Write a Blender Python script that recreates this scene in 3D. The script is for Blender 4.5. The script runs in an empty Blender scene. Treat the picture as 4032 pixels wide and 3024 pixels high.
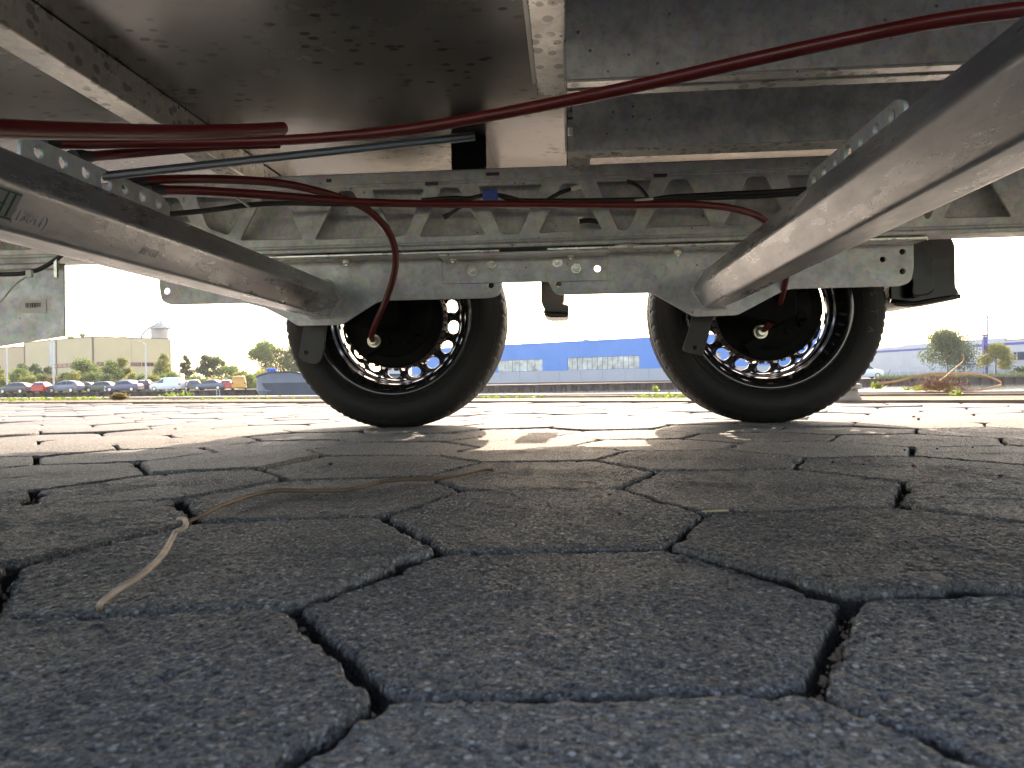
import bpy, bmesh, math, random
import numpy as np
from mathutils import Vector, Matrix
R = math.radians
random.seed(7); rng = np.random.default_rng(7)
SC = bpy.context.scene
COL = SC.collection

# ------------------------------------------------------------------ camera, world, sun, exposure
FPX, CAM_H, YAW, SLOPE, HORIZON = 3000.0, .118, R(4.2), -.0175, 1500.0
_cy, _sy = math.cos(YAW), math.sin(YAW)
_F0 = np.array([-_sy, _cy, 0.]); _R0 = np.array([_cy, _sy, 0.]); _U0 = np.array([0, 0, 1.])
_a = math.atan((1512-HORIZON)/FPX)
CF = _F0*math.cos(_a)-_U0*math.sin(_a); _U1 = _U0*math.cos(_a)+_F0*math.sin(_a)
_r = math.atan(SLOPE)
CR = math.cos(_r)*_R0+math.sin(_r)*_U1; CU = -math.sin(_r)*_R0+math.cos(_r)*_U1
CC = np.array([0, 0, CAM_H])
def ray(px, py): return CF+CR*(px-2016)/FPX-CU*(py-1512)/FPX
def onz(px, py, z=0.):
    d = ray(px, py); return CC+(z-CAM_H)/d[2]*d
def ony(px, py, y):
    d = ray(px, py); return CC+y/d[1]*d
def onx(px, py, x):
    d = ray(px, py); return CC+x/d[0]*d
def at(px, py, dist):                       # point at a given depth along the view axis
    return CC+ray(px, py)*dist
def proj(P):
    v = np.asarray(P, float)-CC
    return 2016+FPX*v.dot(CR)/v.dot(CF), 1512-FPX*v.dot(CU)/v.dot(CF)

cam_d = bpy.data.cameras.new('camera'); cam = bpy.data.objects.new('camera', cam_d); COL.objects.link(cam)
cam_d.sensor_width = 36; cam_d.lens = FPX/4032*36; cam_d.clip_start = .01; cam_d.clip_end = 6000
m = Matrix(((CR[0], CU[0], -CF[0], 0), (CR[1], CU[1], -CF[1], 0), (CR[2], CU[2], -CF[2], CAM_H), (0, 0, 0, 1)))
cam.matrix_world = m
cam_d.dof.use_dof = True; cam_d.dof.focus_distance = 1.45; cam_d.dof.aperture_fstop = 24
SC.camera = cam

SUN_EL, SUN_AZ = R(35), R(4)                # azimuth measured from +y towards +x
world = bpy.data.worlds.new('World'); SC.world = world; world.use_nodes = True
wn = world.node_tree; bg = wn.nodes['Background']
sky = wn.nodes.new('ShaderNodeTexSky'); sky.sky_type = 'NISHITA'; sky.sun_disc = False
sky.sun_elevation = SUN_EL; sky.sun_rotation = SUN_AZ; sky.air_density = 1.0; sky.dust_density = 1.6; sky.ozone_density = 1.0
wn.links.new(sky.outputs[0], bg.inputs[0]); bg.inputs[1].default_value = .15
sun_d = bpy.data.lights.new('sun', 'SUN'); sun = bpy.data.objects.new('sun', sun_d); COL.objects.link(sun)
sun_d.energy = 2.2; sun_d.angle = R(.53); sun_d.color = (1, .94, .87)
sdir = Vector((math.sin(SUN_AZ)*math.cos(SUN_EL), math.cos(SUN_AZ)*math.cos(SUN_EL), math.sin(SUN_EL)))
sun.rotation_euler = sdir.to_track_quat('Z', 'Y').to_euler(); sun.location = (3, 30, 25)
SC.view_settings.view_transform = 'Standard'; SC.view_settings.look = 'None'
SC.view_settings.exposure = 2.38; SC.view_settings.gamma = 1; SC.view_settings.use_curve_mapping = False
SC.view_settings.use_white_balance = True; SC.view_settings.white_balance_temperature = 8600; SC.view_settings.white_balance_tint = 16
SC.cycles.max_bounces = 9; SC.cycles.diffuse_bounces = 5; SC.cycles.glossy_bounces = 4
SC.cycles.transparent_max_bounces = 12; SC.cycles.sample_clamp_indirect = 8
SC.cycles.use_denoising = True

# ------------------------------------------------------------------ helpers
def tag(o, label=None, cat=None, group=None, kind=None):
    if label: o['label'] = label
    if cat: o['category'] = cat
    if group: o['group'] = group
    if kind: o['kind'] = kind
    return o
def empty(name, loc=(0, 0, 0), parent=None, rz=0):
    o = bpy.data.objects.new(name, None); COL.objects.link(o); o.location = loc; o.rotation_euler = (0, 0, rz)
    o.empty_display_size = .1
    if parent: o.parent = parent
    return o
def link(name, me, mat, parent=None, smooth=False, bevel=0, sharp=None):
    o = bpy.data.objects.new(name, me); COL.objects.link(o)
    if mat is not None and not me.materials: me.materials.append(mat)
    if parent: o.parent = parent
    if smooth:
        me.polygons.foreach_set('use_smooth', [True]*len(me.polygons))
        if sharp: me.set_sharp_from_angle(angle=R(sharp))
    if bevel:
        b = o.modifiers.new('bevel', 'BEVEL'); b.width = bevel; b.segments = 2; b.limit_method = 'ANGLE'; b.angle_limit = R(40)
        b.harden_normals = False
    return o
class MB:
    def __init__(s): s.v = []; s.f = []; s.off = (0, 0, 0)
    def add(s, vs, fs):
        n = len(s.v); s.v += [tuple(map(float, p)) for p in vs]; s.f += [tuple(n+i for i in f) for f in fs]; return s
    def box(s, a, b, M=None):
        x0, y0, z0 = a; x1, y1, z1 = b
        vs = [(x0,y0,z0),(x1,y0,z0),(x1,y1,z0),(x0,y1,z0),(x0,y0,z1),(x1,y0,z1),(x1,y1,z1),(x0,y1,z1)]
        if M is not None: vs = [M @ Vector(p) for p in vs]
        return s.add(vs, [(3,2,1,0),(4,5,6,7),(0,1,5,4),(1,2,6,5),(2,3,7,6),(3,0,4,7)])
    def tube(s, pts, r, n=12, cap=True, flat=1.0):
        pts = [Vector(p) for p in pts]; rs = r if isinstance(r, (list, tuple)) else [r]*len(pts)
        t0 = (pts[1]-pts[0]).normalized(); up = Vector((0, 0, 1)) if abs(t0.z) < .9 else Vector((1, 0, 0))
        vs = []; fs = []
        for i, p in enumerate(pts):
            t = (pts[min(i+1, len(pts)-1)]-pts[max(i-1, 0)])
            if t.length > 1e-9: t.normalize()
            else: t = t0
            a = t.cross(up).normalized(); up = a.cross(t).normalized()
            for k in range(n):
                w = 2*math.pi*k/n; vs.append(p+a*math.cos(w)*rs[i]+up*math.sin(w)*rs[i]*flat)
        for i in range(len(pts)-1):
            for k in range(n):
                k2 = (k+1) % n; fs.append((i*n+k, i*n+k2, (i+1)*n+k2, (i+1)*n+k))
        if cap: fs.append(tuple(range(n))[::-1]); fs.append(tuple((len(pts)-1)*n+k for k in range(n)))
        return s.add(vs, fs)
    def prism(s, poly, d):                 # poly: 3D points, d: vector
        n = len(poly); vs = [Vector(p) for p in poly]; vs += [v+Vector(d) for v in vs]
        return s.add(vs, [tuple(range(n)), tuple(range(2*n-1, n-1, -1))]+[(i, (i+1) % n+0, n+(i+1) % n, n+i)[::-1] for i in range(n)])
    def lathe(s, prof, n=64, c=(0, 0, 0), rad=None):       # prof: (r, y) about the y axis
        vs = []; fs = []; k = len(prof)
        for j in range(n):
            w = 2*math.pi*j/n
            for i, (r, y) in enumerate(prof):
                rr = r if rad is None else rad(i, j, r)
                vs.append((c[0]+rr*math.cos(w), c[1]+y, c[2]+rr*math.sin(w)))
        for j in range(n):
            j2 = (j+1) % n
            for i in range(k-1): fs.append((j*k+i, j*k+i+1, j2*k+i+1, j2*k+i))
        return s.add(vs, fs)
    def build(s, name, mat, parent=None, smooth=False, bevel=0, sharp=None, fixn=True):
        me = bpy.data.meshes.new(name); me.from_pydata(s.v, [], s.f); me.update()
        if fixn:
            bm = bmesh.new(); bm.from_mesh(me); bmesh.ops.recalc_face_normals(bm, faces=bm.faces); bm.to_mesh(me); bm.free()
        return link(name, me, mat, parent, smooth, bevel, sharp)
def spline(pts, n=8):                       # Catmull-Rom through points
    P = [np.array(p, float) for p in pts]; P = [2*P[0]-P[1]]+P+[2*P[-1]-P[-2]]; out = []
    for i in range(1, len(P)-2):
        for k in range(n):
            t = k/n; a, b, c, d = P[i-1], P[i], P[i+1], P[i+2]
            out.append(.5*((2*b)+(-a+c)*t+(2*a-5*b+4*c-d)*t*t+(-a+3*b-3*c+d)*t**3))
    out.append(P[-2]); return out
def rounded(poly, r, seg=5):                # 2D polygon with rounded corners; r scalar or list
    n = len(poly); out = []
    for i in range(n):
        p = np.array(poly[i], float); a = np.array(poly[i-1], float); b = np.array(poly[(i+1) % n], float)
        ri = r[i] if isinstance(r, (list, tuple)) else r
        u = a-p; v = b-p; lu = np.linalg.norm(u); lv = np.linalg.norm(v); ri = min(ri, lu*.45, lv*.45)
        if ri < 1e-5: out.append(tuple(p)); continue
        u /= lu; v /= lv
        for k in range(seg+1):
            t = k/seg; out.append(tuple((1-t)**2*(p+u*ri)+2*t*(1-t)*p+t*t*(p+v*ri)))
    return out
def circle2(x, z, r, n=20, sx=1): return [(x+sx*r*math.cos(2*math.pi*k/n), z+r*math.sin(2*math.pi*k/n)) for k in range(n)]
def plate(name, outline, holes, M, t, mat, parent=None, bev=.0006):
    """flat sheet in its local xy plane with holes, thickness t, placed by matrix M (mesh data gets the transform)"""
    cu = bpy.data.curves.new(name, 'CURVE'); cu.dimensions = '2D'; cu.fill_mode = 'BOTH'; cu.extrude = t/2-bev; cu.bevel_depth = bev; cu.bevel_resolution = 1
    for poly in [outline]+holes:
        sp = cu.splines.new('POLY'); sp.points.add(len(poly)-1); sp.use_cyclic_u = True
        for i, (x, y) in enumerate(poly): sp.points[i].co = (x, y, 0, 1)
    o = bpy.data.objects.new(name, cu); COL.objects.link(o)
    dg = bpy.context.evaluated_depsgraph_get(); me = bpy.data.meshes.new_from_object(o.evaluated_get(dg))
    bpy.data.objects.remove(o); bpy.data.curves.remove(cu)
    me.name = name; me.transform(M); me.materials.clear()
    return link(name, me, mat, parent)
def MXZ(y): return Matrix(((1, 0, 0, 0), (0, 0, -1, y), (0, 1, 0, 0), (0, 0, 0, 1)))   # local xy -> world xz at y
def MYZ(x): return Matrix(((0, 0, 1, x), (1, 0, 0, 0), (0, 1, 0, 0), (0, 0, 0, 1)))   # local xy -> world yz at x
def text_mesh(s, size, depth, M, name, mat, parent):
    cu = bpy.data.curves.new(name, 'FONT'); cu.body = s; cu.size = size; cu.extrude = depth; cu.align_x = 'CENTER'; cu.align_y = 'CENTER'
    o = bpy.data.objects.new(name, cu); COL.objects.link(o)
    dg = bpy.context.evaluated_depsgraph_get(); me = bpy.data.meshes.new_from_object(o.evaluated_get(dg))
    bpy.data.objects.remove(o); me.transform(M); me.materials.clear(); me.name = name
    return link(name, me, mat, parent)

# ------------------------------------------------------------------ materials
class NT:
    def __init__(s, name):
        s.m = bpy.data.materials.new(name); s.m.use_nodes = True; s.t = s.m.node_tree
        s.b = s.t.nodes['Principled BSDF']; s._p = None
    def n(s, ty, **kw):
        nd = s.t.nodes.new(ty)
        for k, v in kw.items(): setattr(nd, k, v)
        return nd
    def l(s, a, b): s.t.links.new(a, b)
    def pos(s, scale=(1, 1, 1), obj=False, rot=(0, 0, 0)):
        g = s.n('ShaderNodeTexCoord').outputs['Object'] if obj else s.n('ShaderNodeNewGeometry').outputs['Position']
        mp = s.n('ShaderNodeMapping'); mp.inputs['Scale'].default_value = scale; mp.inputs['Rotation'].default_value = rot
        s.l(g, mp.inputs['Vector']); return mp.outputs[0]
    def noise(s, scale, detail=4, rough=.55, vec=None, dist=0):
        nd = s.n('ShaderNodeTexNoise'); nd.inputs['Scale'].default_value = scale; nd.inputs['Detail'].default_value = detail
        nd.inputs['Roughness'].default_value = rough; nd.inputs['Distortion'].default_value = dist
        s.l(vec if vec is not None else s.pos(), nd.inputs['Vector']); return nd.outputs['Fac']
    def vor(s, scale, feature='F1', vec=None, out='Distance', rnd=1):
        nd = s.n('ShaderNodeTexVoronoi', feature=feature); nd.inputs['Scale'].default_value = scale; nd.inputs['Randomness'].default_value = rnd
        s.l(vec if vec is not None else s.pos(), nd.inputs['Vector']); return nd.outputs[out]
    def ramp(s, fac, stops, interp='LINEAR'):
        nd = s.n('ShaderNodeValToRGB'); cr = nd.color_ramp; cr.interpolation = interp
        while len(cr.elements) > 2: cr.elements.remove(cr.elements[-1])
        for i, (p, c) in enumerate(stops):
            if i > 1: cr.elements.new(p)
            e = cr.elements[i]; e.position = p; c = (c, c, c) if isinstance(c, (int, float)) else c; e.color = (*c, 1)
        s.l(fac, nd.inputs[0]); return nd.outputs[0]
    def mix(s, fac, a, b, mode='MIX'):
        nd = s.n('ShaderNodeMix', data_type='RGBA', blend_type=mode)
        for sock, v in ((nd.inputs[0], fac), (nd.inputs[6], a), (nd.inputs[7], b)):
            if isinstance(v, (int, float)): sock.default_value = v if sock == nd.inputs[0] else (v, v, v, 1)
            elif isinstance(v, tuple): sock.default_value = (*v, 1)
            else: s.l(v, sock)
        return nd.outputs[2]
    def math(s, op, a, b=None, clamp=False):
        nd = s.n('ShaderNodeMath', operation=op, use_clamp=clamp)
        for i, v in enumerate((a, b)):
            if v is None: continue
            if isinstance(v, (int, float)): nd.inputs[i].default_value = v
            else: s.l(v, nd.inputs[i])
        return nd.outputs[0]
    def bump(s, h, strength, dist):
        nd = s.n('ShaderNodeBump'); nd.inputs['Strength'].default_value = strength; nd.inputs['Distance'].default_value = dist
        s.l(h, nd.inputs['Height'])
        if s._p: s.l(s._p, nd.inputs['Normal'])
        s._p = nd.outputs[0]; s.l(s._p, s.b.inputs['Normal'])
    def set(s, color=None, rough=None, metal=None, spec=None, **kw):
        for k, v in (('Base Color', color), ('Roughness', rough), ('Metallic', metal), ('Specular IOR Level', spec)):
            if v is None: continue
            if isinstance(v, (int, float)): s.b.inputs[k].default_value = v if k != 'Base Color' else (v, v, v, 1)
            elif isinstance(v, tuple): s.b.inputs[k].default_value = (*v, 1)
            else: s.l(v, s.b.inputs[k])
        for k, v in kw.items(): s.b.inputs[k.replace('_', ' ')].default_value = v
        return s.m
def plain(name, c, rough=.5, metal=0, var=.12, scale=6, spec=.5, obj=False, **kw):
    t = NT(name); f = t.noise(scale, 5, vec=t.pos(obj=obj))
    lo = tuple(x*(1-var) for x in c); hi = tuple(min(1, x*(1+var)) for x in c)
    return t.set(t.ramp(f, [(.3, lo), (.7, hi)]), rough, metal, spec, **kw)

# galvanised steel, three finishes
def galv(name, base, dark, metal, rough, spots=0., scale=1., stretch=(1, 1, 1)):
    t = NT(name); p = t.pos(stretch)
    n1 = t.noise(22*scale, 6, .65, p); n2 = t.noise(4*scale, 3, .5, p); sp = t.vor(70*scale, vec=p, out='Color')
    sp = t.n('ShaderNodeSeparateColor').outputs[0].node.outputs[0] if False else sp
    c = t.ramp(n1, [(.32, dark), (.6, base), (.8, tuple(min(1, b*1.2) for b in base))])
    c = t.mix(.25, c, t.ramp(n2, [(.35, tuple(d*.8 for d in dark)), (.65, base)]))
    c = t.mix(.0 if 'axle' in name else .10, c, sp, 'OVERLAY')
    n3 = t.noise(75*scale, 5, .7, p); c = t.mix(t.ramp(n3, [(.36, .34), (.50, 0)]), c, tuple(d*.62 for d in dark))
    if spots:
        v = t.vor(42, vec=t.pos((1, .8, 1)), rnd=1); msk = t.ramp(v, [(.30, 1), (.36, 0)])
        pr = t.noise(9, 2, .5); msk2 = t.math('MULTIPLY', msk, t.ramp(pr, [(.36, 0), (.40, 1)]))
        c = t.mix(t.math('MULTIPLY', msk2, spots), c, tuple(d*.55 for d in dark))
    v2 = t.vor(38*scale, vec=t.pos()); s2 = t.math('MULTIPLY', t.ramp(v2, [(.06, 1), (.12, 0)]), t.ramp(n2, [(.46, 0), (.56, .8)]))
    c = t.mix(s2, c, (.04, .04, .035))
    rr = t.ramp(n1, [(.3, rough+.12), (.7, rough-.06)])
    ax_ = 'axle' in name; t.bump(t.noise(160*scale, 3, .6, p), .05 if ax_ else .12, .0005); t.bump(n1, .012 if ax_ else .12, .001)
    return t.set(c, rr, metal, .5)
M_galv = galv('galvanised_steel', (.60, .605, .59), (.40, .405, .40), .3, .44)
M_galv_dark = galv('galvanised_weathered', (.72, .72, .70), (.42, .42, .41), .12, .58)
M_galv_lit_spot = galv('galvanised_lit_water_spots', (.84, .82, .77), (.66, .64, .60), .75, .30, spots=.85)  # pale base paints in light bounced off the ground, under real water spots
M_axle = galv('galvanised_axle', (.60, .60, .60), (.45, .45, .455), .8, .27, scale=.8, stretch=(1.5, .35, 1.5))
M_zinc = plain('zinc_bolt', (.50, .49, .42), .3, .9, .2, 60)
M_cut = plain('cut_edge', (.5, .5, .48), .35, .7)

t = NT('film_faced_plywood')
p = t.pos((1, 1, 1)); n1 = t.noise(1.3, 4, .6, p); drops = t.vor(34, vec=t.pos((.8, 1.15, 1)), rnd=1)
dm = t.math('MULTIPLY', t.ramp(drops, [(.22, 1), (.28, 0)]), t.ramp(t.noise(4.2, 3, .6), [(.42, 0), (.56, .9)]))
c = t.ramp(n1, [(.3, (.030, .026, .025)), (.7, (.050, .043, .041))]); c = t.mix(dm, c, (.006, .005, .005))
ring = t.vor(21, vec=t.pos((.9, 1, 1)), rnd=1)
c = t.mix(t.math('MULTIPLY', t.ramp(ring, [(.16, 0), (.19, .5), (.22, 0)]), t.ramp(t.noise(2.5, 2), [(.55, 0), (.62, .6)])), c, (.3, .27, .24))
t.bump(t.noise(5, 3, .5), .03, .01)
M_floor = t.set(c, t.ramp(t.noise(3, 5, .6), [(.3, .20), (.7, .30)]), 0, t.mix(dm, .6, .05), IOR=1.95)

M_red = plain('red_cable_sleeve', (.115, .008, .007), .36, 0, .15, 30)
M_blackpl = plain('black_plastic', (.004, .0045, .006), .24, 0, .2, 10, .25)
M_blackcap = plain('black_rubber_cap', (.02, .022, .024), .45, 0, .2, 40)
M_wire = plain('black_wire', (.012, .012, .012), .4, 0, .1, 40)
M_tie = plain('nylon_tie', (.6, .58, .5), .45)
M_blue = plain('blue_connector', (.02, .06, .35), .35)
M_paint = plain('black_wheel_paint', (.012, .012, .014), .16, 0, .15, 30, .6, Coat_Weight=.5, Coat_Roughness=.08)
M_drum = plain('black_cast_iron', (.004, .004, .004), .7, 0, .3, 40, .12)
M_arm = plain('dark_steel_arm', (.032, .031, .03), .5, .3, .2, 20)
M_dark = plain('dark_void_steel', (.07, .07, .068), .6, .2)
M_white = plain('white_body_panel', (.75, .75, .74), .4)
M_label = plain('paper_label', (.62, .57, .5), .6)
M_ink = plain('label_ink', (.02, .02, .02), .6)
M_green = plain('label_green', (.02, .1, .05), .5)
t = NT('tyre_rubber'); nn = t.noise(60, 5, .6)
c = t.ramp(nn, [(.3, (.005, .005, .005)), (.7, (.011, .0108, .0106))])
t.bump(t.noise(350, 3, .6), .2, .0006)
M_tyre = t.set(c, .66, 0, .35)

# paving concrete
t = NT('paver_concrete')
p = t.pos(); big = t.noise(3.0, 4, .6, p); mid = t.noise(30, 5, .6, p); fine = t.noise(420, 3, .65, p)
rnd = t.n('ShaderNodeObjectInfo').outputs['Random']
c = t.ramp(mid, [(.3, (.125, .126, .128)), (.7, (.20, .20, .20))])
c = t.mix(.3, c, t.ramp(big, [(.35, (.16, .16, .16)), (.65, (.27, .266, .256))]))
c = t.mix(t.ramp(fine, [(.36, .85), (.52, 0)]), c, (.04, .04, .041)); c = t.mix(t.ramp(fine, [(.56, 0), (.72, .6)]), c, (.38, .38, .375))
agg = t.vor(215, vec=p); aggc = t.vor(215, vec=p, out='Color')
sepn = t.n('ShaderNodeSeparateColor'); t.l(aggc, sepn.inputs[0])
c = t.mix(t.math('MULTIPLY', t.ramp(agg, [(.24, .95), (.33, 0)]), t.ramp(sepn.outputs[0], [(.50, 0), (.54, 1)])), c, (.50, .50, .49))
c = t.mix(t.math('MULTIPLY', t.ramp(agg, [(.25, .9), (.40, 0)]), t.ramp(sepn.outputs[1], [(.74, 0), (.78, 1)])), c, (.045, .045, .045))
agg2 = t.vor(560, vec=p); a2c = t.n('ShaderNodeSeparateColor'); t.l(t.vor(560, vec=p, out='Color'), a2c.inputs[0])
c = t.mix(t.math('MULTIPLY', t.ramp(agg2, [(.30, .8), (.45, 0)]), t.ramp(a2c.outputs[0], [(.70, 0), (.74, 1)])), c, (.40, .40, .39))
c = t.mix(t.ramp(rnd, [(0, .38), (.5, 0)]), c, (.085, .085, .088)); c = t.mix(t.ramp(rnd, [(.6, 0), (1, .22)]), c, (.26, .25, .235))
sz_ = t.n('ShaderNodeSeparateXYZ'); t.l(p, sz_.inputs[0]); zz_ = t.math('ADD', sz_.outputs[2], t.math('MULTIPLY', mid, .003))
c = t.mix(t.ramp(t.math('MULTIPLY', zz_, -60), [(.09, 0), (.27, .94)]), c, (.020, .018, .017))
h1 = t.math('ADD', t.math('MULTIPLY', t.noise(420, 3, .7, p), 1.0), t.math('MULTIPLY', t.vor(330, vec=p), .6))
t.bump(h1, 1.0, .0036); t.bump(t.noise(130, 3, .6, p), .7, .004)
M_paver = t.set(c, t.ramp(fine, [(.3, .85), (.7, .55)]), 0, .3)
t = NT('joint_soil'); c = t.ramp(t.noise(120, 6, .7), [(.3, (.02, .016, .012)), (.6, (.05, .042, .034)), (.75, (.10, .085, .065))])
t.bump(t.noise(260, 5, .7), 1, .006); M_soil = t.set(c, .95, 0, .2)
t = NT('sandy_quay_strip'); c = t.ramp(t.noise(6, 8, .7), [(.3, (.16, .12, .085)), (.5, (.24, .19, .14)), (.7, (.30, .25, .19))])
c = t.mix(t.ramp(t.noise(2.2, 5, .6), [(.55, 0), (.63, .35)]), c, (.11, .10, .035))
t.bump(t.noise(30, 6, .7), .8, .02); M_sand = t.set(c, .95, 0, .2)
M_coping = plain('coping_concrete', (.26, .24, .21), .9, 0, .25, 5)
M_rail = plain('rusty_rail', (.15, .11, .08), .75, .2, .35, 12)
t = NT('canal_water'); t.bump(t.noise(1.6, 4, .6, t.pos((.35, 1, 1))), .35, .12)
M_water = t.set((.05, .07, .07), .08, 0, .5)
t = NT('sheet_pile_steel'); c = t.ramp(t.noise(1.2, 6, .7), [(.3, (.035, .026, .026)), (.7, (.075, .058, .055))]); M_pile = t.set(c, .75, .1, .4)
M_asph = plain('far_asphalt', (.17, .165, .155), .9, 0, .2, .5)
M_farland = plain('far_ground', (.12, .12, .07), .95, 0, .3, .1)

# ------------------------------------------------------------------ setting: paving, quay, water, far bank
EDGE = [onz(0, 1588)[:2], onz(1200, 1583)[:2], onz(2300, 1580)[:2], onz(3700, 1586)[:2]]
e0, e1 = EDGE[0], EDGE[3]; ed = (e1-e0)/np.linalg.norm(e1-e0); en = np.array([-ed[1], ed[0]])
if en[1] < 0: en = -en
def qline(s, off): return e0+ed*s+en*off     # along the quay, off = metres towards the water
q0 = onz(0, 1566)[:2]; q1 = onz(4032, 1551)[:2]
QW = float(np.mean([(q0-e0).dot(en), (q1-e0).dot(en)]))  # strip width
QW = max(1.0, min(QW, 2.6))
SA, SB = -160, 160
def strip(name, o0, o1, z, mat, thick=None):
    a, b, c_, d = qline(SA, o0), qline(SB, o0), qline(SB, o1), qline(SA, o1)
    mb = MB()
    if thick: mb.prism([(*a, z-thick), (*b, z-thick), (*c_, z-thick), (*d, z-thick)], (0, 0, thick))
    else: mb.add([(*a, z), (*b, z), (*c_, z), (*d, z)], [(0, 1, 2, 3)])
    return tag(mb.build(name, mat), kind='structure')
pavement = strip('pavement', -60, -.02, -.016, M_soil)
yg = MB()
for x0_, x1_, y0_, y1_ in ((-120, 120, -90, -3.35), (-120, -9.3, -3.345, 9), (9.3, 120, -3.345, .5)): yg.add([(x0_, y0_, -.003), (x1_, y0_, -.003), (x1_, y1_, -.003), (x0_, y1_, -.003)], [(0, 1, 2, 3)])
M_yard = plain('worn_yard_paving', (.26, .255, .245), .9, 0, .2, 3)
tag(yg.build('yard_ground', M_yard), kind='structure')
strip('quay_ground', -.02, QW-.38, -.006, M_sand, .3)
cop = strip('quay_coping', QW-.38, QW, .012, M_coping, 2.2)
mb = MB()
for off, hh in ((.02, .012), (QW-.62, .006)):
    a, b = qline(SA, off), qline(SB, off); dn = en*.035
    mb.prism([(*(a-dn), -.02), (*(b-dn), -.02), (*(b+dn), -.02), (*(a+dn), -.02)], (0, 0, .02+hh))
tag(mb.build('quay_rail', M_rail), 'rusty crane rails let into the sandy strip along the near quay', 'rail')
water = MB(); water.add([(-1500, -30, -1.25), (1500, -30, -1.25), (1500, 140, -1.25), (-1500, 140, -1.25)], [(0, 1, 2, 3)])
tag(water.build('water', M_water), kind='structure')
FARZ, FARY = -.40, 95.0
fl = MB(); fl.add([(-1600, FARY+.3, FARZ), (1600, FARY+.3, FARZ), (1600, 1900, FARZ), (-1600, 1900, FARZ)], [(0, 1, 2, 3)])
tag(fl.build('far_ground', M_farland), kind='structure')
pk = MB(); pk.add([(-70, FARY+3, FARZ+.02), (-26, FARY+3, FARZ+.02), (-26, FARY+22, FARZ+.02), (-70, FARY+22, FARZ+.02)], [(0, 1, 2, 3)])
pk.add([(-26, FARY+3, FARZ+.02), (75, FARY+3, FARZ+.02), (75, FARY+14, FARZ+.02), (-26, FARY+14, FARZ+.02)], [(0, 1, 2, 3)])
tag(pk.build('parking_ground', M_asph), kind='structure')
pile_wall = empty('sheet_pile_wall', (0, FARY, -1.3))
tag(pile_wall, 'dark rusty sheet pile quay wall on the far side of the canal', 'quay wall')
x = -78.0; sheet = None
while x < 78:                                # corrugated sheets, each 1.3 m, one mesh shared
    if sheet is None:
        mb = MB(); w = 1.3
        prof = [(0, 0), (.32, 0), (.5, .4), (.98, .4), (1.16, 0), (1.3, 0)]
        vs = [(a, b, 0) for a, b in prof]+[(a, b, .82) for a, b in prof]; n = len(prof)
        mb.add(vs, [(i, i+1, n+i+1, n+i) for i in range(n-1)]); sheet = mb.build('pile_sheet', M_pile, pile_wall); o = sheet
    else:
        o = sheet.copy(); COL.objects.link(o)
    o.location = (x, -.25, 0); x += 1.3
mb = MB(); mb.box((-78, -.35, .80), (78, .45, .92)); mb.build('capping_beam', M_pile, pile_wall)

# pavers: hexagonal lattice fitted through joints of the nearest ones
MEAS = {(0,1,0):(2777,2019),(0,1,1):(2431,1921),(0,1,2):(1823,1933),(0,1,3):(1504,2033),(0,1,4):(1736,2165),(0,1,5):(2627,2147),
(0,0,0):(3347,2343),(0,0,3):(1139,2393),(0,0,4):(1530,2752),(0,0,5):(3172,2716),(0,2,0):(2590,1855),(0,2,3):(1686,1873),(0,2,2):(1896,1820),(0,2,1):(2344,1814),
(1,1,1):(3114,1846),(1,1,0):(3556,1897),(1,1,5):(3524,1994),(-1,2,2):(1121,1890),(-1,2,3):(706,1965),(-1,2,4):(784,2047),(-1,1,3):(55,2220),(-2,2,2):(132,1987),
(-2,3,1):(1021,1848),(-2,3,2):(583,1864),(-2,3,3):(132,1924),(-1,3,1):(1727,1790),(-1,3,2):(1270,1790)}
def lat(p, i, j, k=None):
    ax, ay, ec, es = p
    d = 3**.5; c = np.array([i*d*math.cos(math.pi/6), i*d*math.sin(math.pi/6)+j*d])
    if k is not None: c = c+np.array([math.cos(k*math.pi/3), math.sin(k*math.pi/3)])
    return np.array([ax+ec*c[0]-es*c[1], ay+es*c[0]+ec*c[1]])
A_, b_ = [], []; MP = {}
for key, v in MEAS.items():
    q = onz(*v)[:2]; l = lat((0, 0, 1, 0), *key); MP[key] = q
    A_ += [[1, 0, l[0], -l[1]], [0, 1, l[1], l[0]]]; b_ += [q[0], q[1]]
LP = np.linalg.lstsq(np.array(A_), np.array(b_), rcond=None)[0]
EDG = float(np.hypot(LP[2], LP[3]))
mk = np.array([lat(LP, *k) for k in MP]); mr = np.array([MP[k]-lat(LP, *k) for k in MP])
def vert(i, j, k):
    q = lat(LP, i, j, k); d2 = ((mk-q)**2).sum(1)
    if d2.min() < 1e-4: return q+mr[int(d2.argmin())]
    w = np.exp(-d2/(2*.16**2)); return q+(w[:, None]*mr).sum(0)/(w.sum()+.25)
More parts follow.
